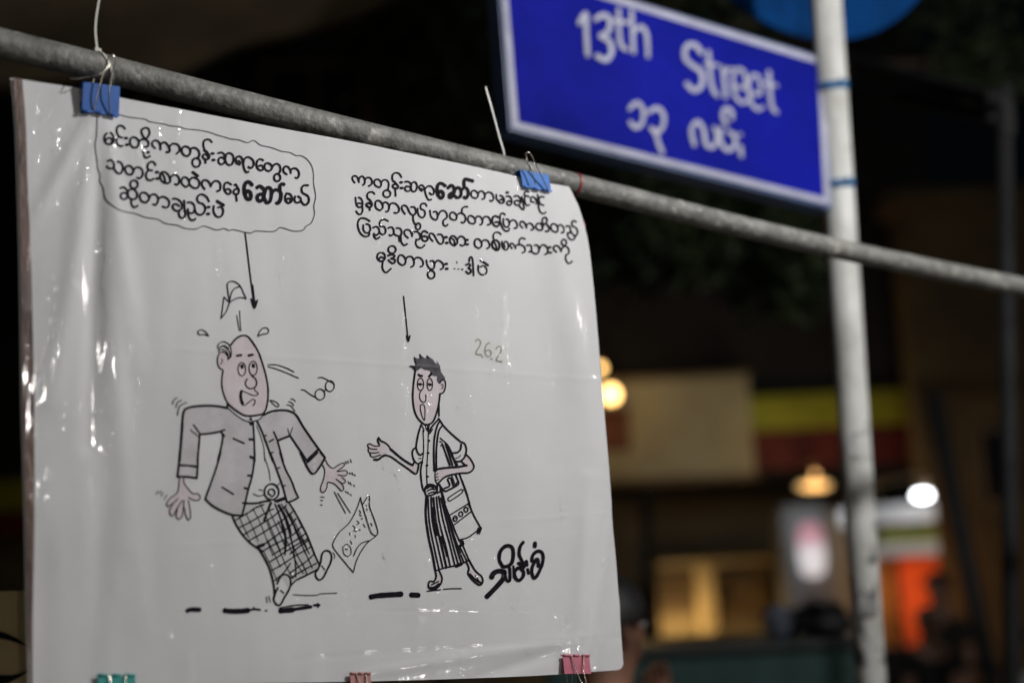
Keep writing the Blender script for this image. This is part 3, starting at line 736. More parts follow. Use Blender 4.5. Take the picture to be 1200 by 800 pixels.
pipe_pts = [onplane(x, y, PO) for x, y in PIPEPX]
pipe = link('horizontal_pipe', tube('horizontal_pipe', pipe_pts, PIPE_R, 40, n=10), pipe_m)
tag(pipe, 'weathered grey steel pipe running across above the cartoon sheet', 'pipe')

wire_m = mat('nickel_wire', (0.62, 0.58, 0.50), 0.25, metal=1.0)
def frame_at(px, py, off=0):
    """local metres frame on the sheet: returns f(u_px, v_px, n_m)"""
    return lambda u, v, n: S(px + u, py + v, off + n)

def clip(px, py, wpx, hpx, color, label, m, upright=True, legs=None, skew=0.0, rot=0.0):
    """px,py centre of the clip's gripping (rolled) edge; body goes up (top edge of sheet) or down"""
    s = -1 if upright else 1
    base = onplane(px, py)
    root = thing('binder_clip', base, label, 'binder clip', 'binder clips holding the cartoon sheet')
    h = wpx / 2
    def W(u, v, n):   # u along the edge px, v away from grip px
        return onplane(px + u + skew * v + 0.0, py + s * v + rot * u) + N_ * (D(px, py) + n)
    V, F = [], []
    K = 8
    for side in (1, -1):
        n0 = len(V)
        for i in range(K + 1):
            u = -h + 2*h*i/K
            V += [W(u, 1.0, side*0.0025 + .001), W(u, hpx*.5, side*0.0045 + .001), W(u, hpx, side*0.0065 + .001)]
        for i in range(K):
            for j in range(2):
                a = n0 + i*3 + j
                F.append((a, a+1, a+4, a+3))
    n0 = len(V)
    V += [W(-h, hpx, .0075), W(h, hpx, .0075), W(h, hpx, -.0055), W(-h, hpx, -.0055)]
    F.append((n0, n0+1, n0+2, n0+3))
    me = mesh('clip_body', V, F)
    bm = bmesh.new(); bm.from_mesh(me)
    bmesh.ops.remove_doubles(bm, verts=bm.verts, dist=1e-4)
    bmesh.ops.recalc_face_normals(bm, faces=bm.faces)
    bm.to_mesh(me); bm.free()
    body = link('clip_body', me, m, root)
    md = body.modifiers.new('thickness', 'SOLIDIFY'); md.thickness = 0.0007; md.offset = 0
    # rolled gripping edge in three pieces, wire pivots in the gaps
    rolls = []
    for side in (1, -1):
        for u0, u1 in ((-h, -h*.42), (-h*.22, h*.22), (h*.42, h)):
            rolls.append(tube('r', [W(u0, .4, side*.0032+.001), W(u1, .4, side*.0032+.001)], 0.0015, 12, smooth_path=False))
    link('rolled_edge', merge('rolled_edge', rolls), m, root)
    L = legs
    for side in (1, -1):
        lp = [W(a, b, (c + .0015) * (1 if side == 1 else -1) - (0 if side == 1 else .002)) for a, b, c in L]
        link('wire_handle', tube('wire_handle', lp, 0.00085, 10, n=10), wire_m, root)
    return root

blue_m = mat('blue_enamel', (0.03, 0.13, 0.46), 0.42, var=.12, scale=70, spec=.5)
lblue_m = mat('bright_blue_enamel', (0.10, 0.27, 0.74), 0.42, var=.12, scale=70)
teal_m = mat('teal_enamel', (0.02, 0.30, 0.27), 0.42, var=.15, scale=70)
pink_m = mat('pink_enamel', (0.50, 0.13, 0.19), 0.42, var=.15, scale=70)
lpink_m = mat('faded_pink_enamel', (0.42, 0.17, 0.16), 0.45, var=.15, scale=70)
clip(115.5, 135, 43, 33, None, 'blue binder clip at the top left corner, under the long white cable tie', blue_m, True,
     legs=[(-8,0,.003),(-6,20,.010),(0,48,.016),(2,58,.022),(6,62,.024),(11,58,.022),(9,46,.017),(7,20,.011),(11,-1,.003)], rot=.13)
clip(628, 222.5, 33, 19, None, 'brighter blue binder clip near the top right corner beside the red string', lblue_m, True,
     legs=[(-5,3,.009),(-7,18,.014),(-12,34,.020),(-9,37,.022),(-6,35,.021),(2,18,.014),(12,-1,.004)], skew=-0.30, rot=.17)
clip(135, 790, 44, 30, None, 'teal binder clip on the bottom edge near the left corner', teal_m, False,
     legs=[(-9,0,.003),(-7,20,.010),(-2,48,.016),(2,55,.018),(6,48,.016),(7,20,.010),(11,0,.003)])
clip(420, 788, 24, 22, None, 'dull pink binder clip in the middle of the bottom edge', lpink_m, False,
     legs=[(-5,0,.003),(-2,20,.010),(0,40,.016),(2,43,.018),(4,40,.016),(5,20,.010),(6,0,.003)])
clip(673, 767, 31, 21.5, None, 'bright pink binder clip on the bottom edge by the right corner', pink_m, False,
     legs=[(-7,0,.003),(-3,20,.010),(2,36,.014),(4,42,.015),(6,36,.014),(5,20,.010),(8,0,.003)])

tie_m = mat('white_nylon', (0.62, 0.62, 0.55), 0.4, var=.1, scale=40)
def pipe_at(px):
    """pipe centre (world) and direction for a photo x"""
    for i in range(len(PIPEPX) - 1):
        if PIPEPX[i][0] <= px <= PIPEPX[i+1][0]:
            k = (px - PIPEPX[i][0]) / (PIPEPX[i+1][0] - PIPEPX[i][0])
            a, b = pipe_pts[i], pipe_pts[i+1]
            return a.lerp(b, k), (b - a).normalized()
def strap(name, pts, w, th, side):
    """flat strap: rectangular section swept along points; side = width direction"""
    path = catmull(pts, n=8)
    V, F = [], []
    for i, p in enumerate(path):
        a = path[max(0, i-1)]; b = path[min(len(path)-1, i+1)]
        t = (b-a).normalized(); sd = (side - t*side.dot(t)).normalized(); nn = t.cross(sd)
        for q in ((-1,-1),(1,-1),(1,1),(-1,1)):
            V.append(p + sd*q[0]*w/2 + nn*q[1]*th/2)
    for i in range(len(path)-1):
        for k in range(4):
            F.append((i*4+k, i*4+(k+1)%4, i*4+4+(k+1)%4, i*4+4+k))
    F += [(3,2,1,0), tuple((len(path)-1)*4+k for k in range(4))]
    return mesh(name, V, F)

def cable_tie(px, tail_px, label, head=True, wd=.0028, shift=.0):
    c, dr = pipe_at(px)
    root = thing('cable_tie', c, label, 'cable tie', 'white cable ties round the pipe')
    upv = (Zv - dr*dr.dot(Zv)).normalized(); outv = dr.cross(upv)
    if outv.dot(N_) < 0: outv = -outv
    pts = []
    for k in range(21):
        a = 2*math.pi*k/20
        rr = PIPE_R + .0010
        pts.append(c + upv*math.cos(a)*rr + outv*math.sin(a)*rr + dr*(shift*math.sin(a/2)**2))
    link('loop_strap', strap('loop_strap', pts, wd, .0010, dr), tie_m, root)
    top = c + upv*(PIPE_R + .003)
    if head:
        M = Matrix.Translation(top) @ Matrix((dr, outv, upv)).transposed().to_4x4()
        link('locking_head', boxes('locking_head', [((-.0042,-.003,-.0028),(.0042,.003,.0028))], M, bevel=.0007), tie_m, root)
    if not head: top = c - outv*(PIPE_R + .002) - dr*.026
    tp = [top] + [P(x, y, (top-CAM).dot(fw)) for x, y in tail_px]
    link('tail', strap('tail', tp, wd, .0009, dr), tie_m, root)
    return root
cable_tie(112, [(112,30),(118,-10),(127,-50)], 'white cable tie with a long tail rising out of view at upper left', shift=.020)
cable_tie(610, [(591,184),(585,160),(577,130),(569,102)], 'white cable tie with a short upright tail beside the street sign', head=False, wd=.0026, shift=.010)
# thin wire twist under the pipe at the left clip
sh = link('twisted_wire', tube('twisted_wire', [S(80,93,.004), S(88,96,.012), S(100,97,.026), S(112,93,.026), S(120,82,.024)], .0006, 8), wire_m)
tag(sh, 'thin bent wire under the pipe by the left blue clip', 'wire')

red_m = mat('red_plastic_string', (0.36, 0.03, 0.035), 0.35, var=.35, scale=120)
c, dr = pipe_at(671)
st = thing('red_string', c, 'red plastic string knotted round the pipe at the sheet\'s upper right corner', 'string')
upv = (Zv - dr*dr.dot(Zv)).normalized(); outv = dr.cross(upv)
if outv.dot(N_) < 0: outv = -outv
pts = [c + upv*math.cos(a)*(PIPE_R+.001) + outv*math.sin(a)*(PIPE_R+.001) + dr*(.004*math.sin(a)-.002) for a in [2*math.pi*k/18 for k in range(19)]]
link('string_loop', strap('string_loop', pts, .0032, .0008, dr), red_m, st)
p0 = S(668,226,-.008)
link('string_tail', strap('string_tail', [p0, S(673,238,-.008), S(680,250,-.006), S(684,257,-.004), S(687,265,-.003)], .003, .0006, dr), red_m, st)

# hangers that carry the pipe, outside the frame: short posts of the stall frame
post_m = mat('dark_painted_steel', (0.02, 0.021, 0.022), 0.7, metal=0, color2=(0.012,0.012,0.012), spec=.2, scale=9, bump=.2)

# ================================================================ STREET SIGN, POLE, ROUND SIGN
POLE = [(950,-120),(968,0),(975,100),(988,250),(1002,450),(1012,600),(1021,800),(1028,950)]
pole_d = 3.12
p_top, p_bot = P(951, -260, pole_d), P(1021, 800, pole_d)
dirp = (p_bot - p_top).normalized()
p_bot = p_bot + dirp * ((p_bot.z) / -dirp.z)      # down to the ground
polem = mat('white_painted_pole', (0.70, 0.71, 0.68), 0.5, color2=(0.40, 0.40, 0.36), scale=11, bump=.15, lo=.3, hi=.6, stretch=(1,1,.5))
nt = polem.node_tree; pb = nt.nodes['Principled BSDF']
v1 = nt.nodes.new('ShaderNodeTexNoise'); v1.inputs['Scale'].default_value = 16; v1.inputs['Detail'].default_value = 6
tc = nt.nodes.new('ShaderNodeTexCoord'); nt.links.new(tc.outputs['Object'], v1.inputs['Vector'])
sx = nt.nodes.new('ShaderNodeSeparateXYZ'); nt.links.new(tc.outputs['Object'], sx.inputs[0])
mr = nt.nodes.new('ShaderNodeMapRange'); mr.inputs[1].default_value = 2.0; mr.inputs[2].default_value = 1.25; mr.inputs[3].default_value = -.12; mr.inputs[4].default_value = .10
nt.links.new(sx.outputs[2], mr.inputs[0])
ad = nt.nodes.new('ShaderNodeMath'); nt.links.new(v1.outputs[0], ad.inputs[0]); nt.links.new(mr.outputs[0], ad.inputs[1])
r1 = nt.nodes.new('ShaderNodeValToRGB'); r1.color_ramp.elements[0].position = .55; r1.color_ramp.elements[1].position = .62
nt.links.new(ad.outputs[0], r1.inputs[0])
mxc = nt.nodes.new('ShaderNodeMix'); mxc.data_type = 'RGBA'; old = pb.inputs['Base Color'].links[0].from_socket
nt.links.new(r1.outputs[0], mxc.inputs[0]); nt.links.new(old, mxc.inputs[6]); mxc.inputs[7].default_value = (.10,.10,.095,1)
nt.links.new(mxc.outputs[2], pb.inputs['Base Color'])
pole = thing('sign_pole', p_bot, 'white painted steel pole carrying the blue street sign', 'pole')
PR = 0.0335
link('shaft', tube('shaft', [p_bot, p_top], PR, 40, smooth_path=False), polem, pole)
band_m = mat('blue_band', (0.02, 0.15, 0.36), 0.4, var=.2, scale=30)
def on_pole(py):
    k = (py + 260) / 1060.0
    return P(951, -260, pole_d).lerp(P(1021, 800, pole_d), k)
for py in (102, 216):
    c = on_pole(py)
    me = merge('clamp_band', [tube('b', [c - dirp*.008, c + dirp*.008], PR + .0025, 32, smooth_path=False),
                              tube('b', [c + Vector((.01,-PR-.001,0)), c + Vector((.012,-PR-.010,0))], .005, 12, smooth_path=False)])
    link('clamp_band', me, band_m, pole)
lp = P(1016, 700, pole_d)
link('sticker_remnant', boxes('sticker_remnant', [((-.02,-.0012,-.035),(.022,.0012,.035))], Matrix.Translation(lp + Vector((-.008,-PR-.001,0)))), mat('dark_grime_sticker', (.07,.07,.07), .7, color2=(.3,.3,.29), scale=60), pole)

# sign plane
sdv = fw + rt * ((4400-600)/FPX) - up * ((1136-400)/FPX)
SH = Vector((sdv.x, sdv.y, 0)).normalized()
SN = Vector((SH.y, -SH.x, 0))
SO = P(975, 245, pole_d - .05)
def sgn(px, py, off=0.0):
    r = ray(px, py); o = SO + SN*off
    return CAM + r * ((o - CAM).dot(SN) / r.dot(SN)) 
def sgn_o(px, py, off=0.0):
    return sgn(px, py) + SN*off
TL, TR_, BR, BL = (581,-48), (966,68), (975,245), (597,152)
sign_m = mat('blue_enamel_sign', (0.006, 0.010, 0.30), 0.6, color2=(0.004, 0.008, 0.19), scale=4, spec=.04, lo=.3, hi=.6)
signside_m = mat('blue_sign_case', (0.10, 0.17, 0.34), 0.4, var=.2, scale=8)
white_m = mat('white_sign_paint', (0.43, 0.44, 0.55), 0.55, var=.2, scale=20)
sign = thing('street_name_sign', sgn_o(*BL), 'blue street name sign with white border and white lettering on the white pole', 'street sign')
V = [sgn_o(*p, 0) for p in (TL, TR_, BR, BL)] + [sgn_o(*p, -.055) for p in (TL, TR_, BR, BL)]
F = [(0,3,2,1),(4,5,6,7),(0,1,5,4),(1,2,6,5),(2,3,7,6),(3,0,4,7)]
link('sign_case', mesh('sign_case', V, F), signside_m, sign)
def inset(poly, k):
    c = sum((Vector(p) for p in poly), Vector((0,0)))/4
    out = []
    n = len(poly)
    for i in range(n):
        p, a, b = Vector(poly[i]), Vector(poly[i-1]), Vector(poly[(i+1) % n])
        out.append(p + (a-p).normalized()*k + (b-p).normalized()*k)
    return [tuple(q) for q in out]
quad = [TL, TR_, BR, BL]
i1 = inset(quad, 2)
V = [sgn_o(*p, .002) for p in i1]
link('face', mesh('face', V, [(0,3,2,1)]), sign_m, sign)
i2 = inset(quad, 3); i3 = inset(quad, 10.5)
V = [sgn_o(*p, .004) for p in i2 + i3] + [sgn_o(*p, .0025) for p in i2 + i3]
F = []
for i in range(4):
    j = (i+1) % 4
    F += [(i, 4+i, 4+j, j), (8+i, 8+j, 12+j, 12+i), (4+i, 12+i, 12+j, 4+j), (i, j, 8+j, 8+i)]
link('border', mesh('border', V, F), white_m, sign)
X1, X2 = (560,0), (800,0)
for win, wd, strokes, groups in (
    (X1, 5.8, '470 115 500 70 503 150 510 265;545 95 590 75 617 110 600 160 570 172 612 200 622 250 595 285 552 265;w4.9 655 45 662 200 695 240;w4.8 635 100 700 112;w4.9 715 55 725 252;w4.9 725 155 758 130 785 165 792 270;1045 255 1012 215 972 222 966 275 1002 312 1042 342 1045 400 1010 428 972 395', [1, 1, 2, 2, 1]),
    (X2, 5.0, 'w4.9 115 245 130 400 158 455;w4 100 300 165 312;w4.9 183 320 197 462;w4 190 360 205 330 228 328;w4.2 228 405 288 412 282 345 250 328 230 370 236 440 268 485 300 475;w4.2 302 435 358 442 352 372 322 356 303 400 310 470 340 515 372 505;w4.9 398 340 410 490 435 532;w4 380 395 435 405', [2, 2, 1, 1, 2]),
    (X1, 5.0, '705 515 740 485 770 520 765 580 735 600 708 575;795 530 835 510 866 545 860 600 830 625 805 602;825 610 840 670 860 720', [1, 2]),
    (X2, 5.0, '50 685 36 610 65 575 92 610 105 680 140 690 158 640 142 600;175 605 170 660 200 705 237 690 238 640 208 622;225 560 222 525 195 512 182 545 200 590;w4 262 635;265 690 270 735', [1, 1, 1, 2]),
):
    st_ = strokes.split(';'); i_ = 0
    for n_ in groups:
        k = Ink(); k.trace(';'.join(st_[i_:i_+n_]), wd, win, 4, sgn_o, .0046); i_ += n_
        k.build('letter', white_m, sign)
sign['label'] = 'blue street name sign reading 13th Street over Burmese letters, on the white pole'

# round blue sign, back at the pole top
rc = P(948, -124, 3.5)
rsx = SH
rs = thing('round_sign', rc, 'round blue traffic sign behind the top of the white pole', 'traffic sign')
def disc(name, c, r, hdir, ndir, th, seg=64):
    V = []; F = []
    for s_ in (0, th):
        for q in range(seg):
            a = 2*math.pi*q/seg
            V.append(c + hdir*math.cos(a)*r + Zv*math.sin(a)*r + ndir*s_)
    F.append(tuple(range(seg))[::-1]); F.append(tuple(range(seg, 2*seg)))
    for q in range(seg):
        F.append((q, (q+1) % seg, seg+(q+1) % seg, seg+q))
    return mesh(name, V, F)
rsm = mat('blue_traffic_sign', (0.002, 0.050, 0.20), 0.7, color2=(0.002, 0.022, 0.08), scale=5, spec=.04)
link('sign_disc', disc('sign_disc', rc, .372, Vector((.95,.31,0)), Vector((.31,-.95,0)), .004), rsm, rs)
link('rim', merge('rim', [tube('rim', [rc + (Vector((.95,.31,0))*math.cos(a)+Zv*math.sin(a))*.373 for a in [2*math.pi*q/48 for q in range(48)]], .006, 8, closed=True, n=2)]), rsm, rs)
link('bracket', boxes('bracket', [((-.035,.0,-.02),(.0,.30,.02))], Matrix.Translation(rc + Vector((0,-.345,.0)))), post_m, rs)

# leftover orange board edge beside the pole
ob = link('wooden_batten', boxes('wooden_batten', [((-.008,-.01,-.09),(.008,.01,.05))], Matrix.Translation(P(967, 262, 3.2)), bevel=.002), mat('orange_wood', (.30,.13,.05), .6, var=.3, scale=20))
tag(ob, 'short strip of orange-brown wood behind the white pole below the street sign', 'batten')

# dark steel stall frame at the right: upright and two rails
fr_ = thing('pipe_scaffold', P(1184, 900, 3.7), 'dark steel pipe scaffold with upright post and two rails at the right edge', 'frame')
a1, a2 = P(1177, 100, 3.7), P(1186, 800, 3.7)
dd = (a2-a1).normalized(); a2 = a2 + dd * (a2.z/-dd.z)
link('upright', tube('upright', [a1, a2], .021, 24, smooth_path=False), post_m, fr_)
link('rail', tube('rail', [P(1172,118,3.7), P(1080,94,4.3), P(966,62,5.0)], .024, 20), post_m, fr_)
link('rail', tube('rail', [P(1168,140,3.7), P(1080,120,4.3), P(966,94,5.0)], .018, 20), post_m, fr_)
link('elbow', tube('elbow', [P(1160,116,3.72), P(1174,120,3.7), P(1178,134,3.7), P(1178.5,160,3.7)], .026, 20), post_m, fr_)
a3 = P(966, 80, 5.0); 
link('upright', tube('upright', [P(966,60,5.0), Vector((a3.x, a3.y, 0))], .021, 16, smooth_path=False), post_m, fr_)

# leaning dark post by the far stall
q1, q2 = P(1112, 555, 7.0), P(1150, 745, 7.0)
dd = (q2-q1).normalized(); q2 = q2 + dd*(q2.z/-dd.z); q1 = q1 - dd*.4
lpst = link('leaning_post', tube('leaning_post', [q1, q2], .045, 16, smooth_path=False), mat('black_post', (.02,.02,.02), .6, var=.3))
tag(lpst, 'thick black post leaning beside the orange-lit stall', 'post')

# ================================================================ SECOND CARTOON BEHIND THE LEFT EDGE
tan_m = mat('tan_paper', (0.62, 0.47, 0.23), 0.6, color2=(0.42, 0.33, 0.18), scale=9)
sb = thing('second_banner', onplane(-90, 800, -.14), 'tan paper sheet with bold black brush curves behind the lower left corner', 'banner')
def S2(px, py, off=0.0):
    return onplane(px, py, -.14) + N_ * (off + .004*noise.noise(Vector((px/60, py/60, 0))))
V, F = coons(edge([(-260,700),(-262,860)],1), edge([(150,688),(150,860)],1), [(-260,700),(150,688)], [(-260,860),(150,860)], 40, 20, S2)
link('paper_sheet', mesh('paper_sheet', V, F), tan_m, sb, smooth=True)
k = Ink()
k.fill([(-40,734),(-10,737),(5,741),(18,747),(33,757.5),(20,753),(8,749),(-10,746),(-40,745)], S2, .002, .9)
k.fill([(-40,789),(-10,790.5),(14,790),(24,788),(33,783),(29,788),(20,794),(8,800),(-6,803),(-40,805)], S2, .002, .9)
k.fill([(-120,720),(-80,728),(-40,734),(-40,745),(-80,740),(-120,726)], S2, .002, .9)
k.build('brush_curves', ink_m, sb)
# ================================================================ GROUND
def struct(name, me, m):
    o = link(name, me, m); o['kind'] = 'structure'; return o
asph = mat('asphalt', (0.05, 0.05, 0.05), 0.85, var=.4, scale=30, bump=.4, bscale=200)
conc = mat('pavement_concrete', (0.22, 0.21, 0.19), 0.8, var=.25, scale=6, bump=.25)
struct('ground', mesh('ground', [(-250,-250,-.01),(250,-250,-.01),(250,250,-.01),(-250,250,-.01)], [(0,1,2,3)]), mat('earth', (.08,.07,.055), .9, var=.3, scale=.5))
struct('road', boxes('road', [((-60,5.6,-.2),(60,12.4,-.002))]), asph)
struct('pavement', boxes('pavement', [((-60,-3,-.2),(60,5.4,.002))]), conc)
struct('far_pavement', boxes('far_pavement', [((-60,12.6,-.2),(60,14.8,.12))]), conc)
struct('kerb', boxes('kerb', [((-60,12.4,-.2),(60,12.6,.125))]), conc)

# ================================================================ FAR SIDE OF THE STREET
def rect(x0, y0, x1, y1, Y, th=.1, bevel=0.0):
    """box whose front face covers the photo rectangle x0..x1,y0..y1 on the plane y=Y"""
    a, b = FY(x0, (y0+y1)/2, Y), FY(x1, (y0+y1)/2, Y)
    c, d = FY((x0+x1)/2, y0, Y), FY((x0+x1)/2, y1, Y)
    return ((a.x, Y, d.z), (b.x, Y + th, c.z))
def light(name, kind, loc, W_, color, size=.1, rot=None, spot=None):
    l = bpy.data.lights.new(name, kind); l.energy = W_; l.color = color
    if kind == 'POINT': l.shadow_soft_size = size
    if kind == 'AREA': l.size = size
    o = bpy.data.objects.new(name, l); sc.collection.objects.link(o); o.location = loc
    if rot: o.rotation_euler = rot
    return o
def sphere(name, c, r, sc_=(1,1,1), seg=24):
    bm = bmesh.new(); bmesh.ops.create_uvsphere(bm, u_segments=seg, v_segments=seg//2, radius=r)
    for v in bm.verts: v.co = Vector((v.co.x*sc_[0], v.co.y*sc_[1], v.co.z*sc_[2])) + c
    me = bpy.data.meshes.new(name); bm.to_mesh(me); bm.free()
    for p in me.polygons: p.use_smooth = True
    return me

Yf = 14.0
gz = 0.12
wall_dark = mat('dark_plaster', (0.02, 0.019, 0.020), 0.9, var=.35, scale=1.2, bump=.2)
wall_in = mat('cream_inner_wall', (0.36, 0.30, 0.19), 0.8, var=.2, scale=2)
bld = thing('shop_building', Vector((3.2, Yf, gz)), 'dark old shophouse across the street behind the lit signboards', 'building')
sp = lambda l, th=.25: boxes('x', l)
top = FY(900, 562, Yf).z
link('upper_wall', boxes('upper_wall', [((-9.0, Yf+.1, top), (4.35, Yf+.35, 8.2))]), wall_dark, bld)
link('back_wall', boxes('back_wall', [((-9.0, Yf+3.4, gz), (4.35, Yf+3.6, top+.3))]), wall_in, bld)
link('floor_slab', boxes('floor_slab', [((-9.0, Yf+.35, top+.02), (4.35, Yf+3.4, top+.2))]), wall_dark, bld)
link('roof', boxes('roof', [((-9.2, Yf-.2, 8.2), (4.5, Yf+4.2, 8.4))]), wall_dark, bld)
fr_m = mat('brown_window_frame', (0.16, 0.11, 0.06), 0.6, var=.2)
glass_m = bpy.data.materials.new('shop_glass'); glass_m.use_nodes = True
g = glass_m.node_tree; gb = g.nodes['Principled BSDF']; gb.inputs['Base Color'].default_value = (.9,.88,.8,1); gb.inputs['Roughness'].default_value = .15
gb.inputs['Transmission Weight'].default_value = 1.0; gb.inputs['IOR'].default_value = 1.05
# upper storey windows (dark)
for wx in (-6.5, -4.2, -1.9, .4, 2.7):
    w = link('window_frame', boxes('window_frame', [((wx-.55, Yf+.06, 5.3),(wx+.55, Yf+.13, 5.38)),((wx-.55, Yf+.06, 6.8),(wx+.55, Yf+.13, 6.88)),((wx-.55, Yf+.06, 5.38),(wx-.48, Yf+.13, 6.8)),((wx+.48, Yf+.06, 5.38),(wx+.55, Yf+.13, 6.8)),((wx-.03, Yf+.06, 5.38),(wx+.03, Yf+.13, 6.8))]), fr_m, bld)
    sub('pane', boxes('pane', [((wx-.48, Yf+.085, 5.38),(wx-.03, Yf+.095, 6.8)),((wx+.03, Yf+.085, 5.38),(wx+.48, Yf+.095, 6.8))]), mat('dark_glass', (.01,.012,.015), .15), w)
# piers of the open ground floor
for x0, x1 in ((757,768), (-60,-30), (350,380)):
    a = rect(x0, 565, x1, 760, Yf+.12, .25)
    link('pier', boxes('pier', [((a[0][0], Yf+.12, gz), (a[1][0], Yf+.4, top))]), wall_dark, bld)

# lit shop interior with grilles, columns and a counter
cream = mat('cream_paint', (0.48, 0.40, 0.24), 0.7, var=.25, scale=3)
inn = thing('lit_shop', FY(840, 760, Yf+.6), 'warmly lit low shop front with grilles and cream column across the street', 'shop front')
Yi = Yf + .6
a = rect(818, 662, 839, 757, Yi, .3); link('column', boxes('column', [((a[0][0], Yi, gz), (a[1][0], Yi+.3, a[1][2]))]), cream, inn)
a = rect(774, 718, 842, 757, Yi+.35, .3); link('counter', boxes('counter', [((a[0][0], Yi+.35, gz), (a[1][0], Yi+.7, a[1][2]))]), cream, inn)
a = rect(845, 722, 898, 757, Yi+.35, .3); link('counter', boxes('counter', [((a[0][0], Yi+.35, gz), (a[1][0], Yi+.7, a[1][2]))]), cream, inn)
a = rect(771, 655, 905, 662, Yi-.05, .1); link('lintel', boxes('lintel', [a]), cream, inn)
for y in (672, 680, 700, 711):
    a = rect(771, y, 900, y+2.2, Yi+.1, .03); link('grille_rail', boxes('grille_rail', [a]), fr_m, inn)
for i in range(18):
    x = 774 + i*7
    if 814 < x < 842: continue
    a = rect(x, 664, x+1.3, 716, Yi+.14, .02); link('grille_bar', boxes('grille_bar', [a]), fr_m, inn)
a = rect(762, 664, 905, 757, Yi+1.5, .1); link('inner_wall', boxes('inner_wall', [((a[0][0], Yi+1.5, gz), (a[1][0], Yi+1.6, a[1][2]))]), wall_in, inn)
light('shop_tube_light', 'POINT', FY(797, 722, Yi-.2), 12, (1, .62, .24), .12)
rb = random.Random(5)
for i in range(9):
    px = 846 + (i % 3)*17 + rb.uniform(-2, 2); row = i // 3
    a = rect(px, 722 - 13*row - 11, px + 14, 722 - 13*row, Yi+.42, .2)
    bxm = mat('carton', [(.35,.22,.08),(.45,.33,.15),(.25,.10,.05),(.5,.42,.25)][i % 4], .8, var=.2)
    k_ = thing('carton', FY(px+7, 722-13*row, Yi+.42), '%s carton %s in the %s stack on the shop counter' % (['brown','tan','dark red','pale cream'][i % 4], ['at the bottom','in the middle','on top'][row], ['left','middle','right'][i % 3]), 'carton', 'cartons on the shop counter')
    link('box_body', boxes('box_body', [a], bevel=.004), bxm, k_)
    link('tape_strip', boxes('tape_strip', [((a[0][0]+.03, Yi+.417, a[0][2]+.0), (a[0][0]+.05, Yi+.4195, a[1][2]))]), cream, k_)
gm = mat('warm_glow', (.8,.5,.2), .5, emit=(1, .55, .18), estr=.9)
gl_ = thing('globe_lamp', FY(910, 722, Yi-.1), 'round warm globe lamp low beside the grey column', 'lamp')
link('globe', sphere('globe', FY(910, 722, Yi-.1), .075, (1.5,1,1)), gm, gl_)
link('stem', tube('stem', [FY(910,730,Yi-.1), Vector((FY(910,730,Yi-.1).x, Yi-.1, gz))], .015, 8, smooth_path=False), fr_m, gl_)
light('globe_lamp_light', 'POINT', FY(910, 722, Yi-.35), 3, (1,.58,.2), .06)

# signboards
sbm = mat('cream_signboard', (0.42, 0.40, 0.28), 0.7, color2=(0.33, 0.29, 0.19), scale=1.6)
s1 = thing('cream_signboard', FY(800, 560, Yf-.2), 'long blank cream signboard above the dark shop across the street', 'signboard')
zt, zb = FY(800, 444, Yf-.2).z, FY(800, 558, Yf-.2).z
xl, xr = FY(560, 500, Yf-.2).x, FY(881, 500, Yf-.2).x
link('panel', boxes('panel', [((xl, Yf-.2, zb), (xr, Yf-.02, zt))], bevel=.01), sbm, s1)
link('frame_edge', boxes('frame_edge', [((xl-.02, Yf-.24, zb-.05), (xr+.02, Yf-.0, zb-.002)), ((xl-.02, Yf-.24, zt+.002), (xr+.02, Yf-.0, zt+.04))]), fr_m, s1)
link('patch', boxes('patch', [(lambda q: (q[0], (q[1][0], Yf-.19, q[1][2])))(rect(700, 478, 738, 528, Yf-.225, .02))]), mat('red_brown_print', (.16,.05,.03), .7, var=.3, scale=5), s1)
ym = mat('yellow_fascia', (0.34, 0.36, 0.008), 0.6, color2=(0.24, 0.25, 0.008), scale=2.5)
rm = mat('red_fascia', (0.12, 0.008, 0.004), 0.7, color2=(0.07, 0.005, 0.004), scale=3)
s2 = thing('yellow_red_signboard', FY(980, 540, Yf-.15), 'yellow over red fascia signboard right of the cream signboard', 'signboard')
x2, x3 = xr + .012, FY(1076, 500, Yf-.1).x
z0, z1, z2 = FY(970, 460, Yf-.1).z, FY(970, 500, Yf-.1).z, FY(970, 545, Yf-.1).z
link('yellow_band', boxes('yellow_band', [((x2, Yf-.1, z1), (x3, Yf+.05, z0))], bevel=.01), ym, s2)
link('red_band', boxes('red_band', [((x2, Yf-.08, z2), (x3, Yf+.05, z1-.01))], bevel=.01), rm, s2)
s3 = thing('left_fascia_signboard', FY(10, 640, Yf-.15), 'dim yellow and red fascia glimpsed left of the cartoon sheet', 'signboard')
x2, x3 = FY(-260, 600, Yf-.1).x, FY(210, 600, Yf-.1).x
z0, z1, z2 = FY(10, 562, Yf-.1).z, FY(10, 597, Yf-.1).z, FY(10, 628, Yf-.1).z
link('yellow_band', boxes('yellow_band', [((x2, Yf-.1, z1), (x3, Yf+.05, z0))], bevel=.01), ym, s3)
link('red_band', boxes('red_band', [((x2, Yf-.08, z2), (x3, Yf+.05, z1-.01))], bevel=.01), rm, s3)

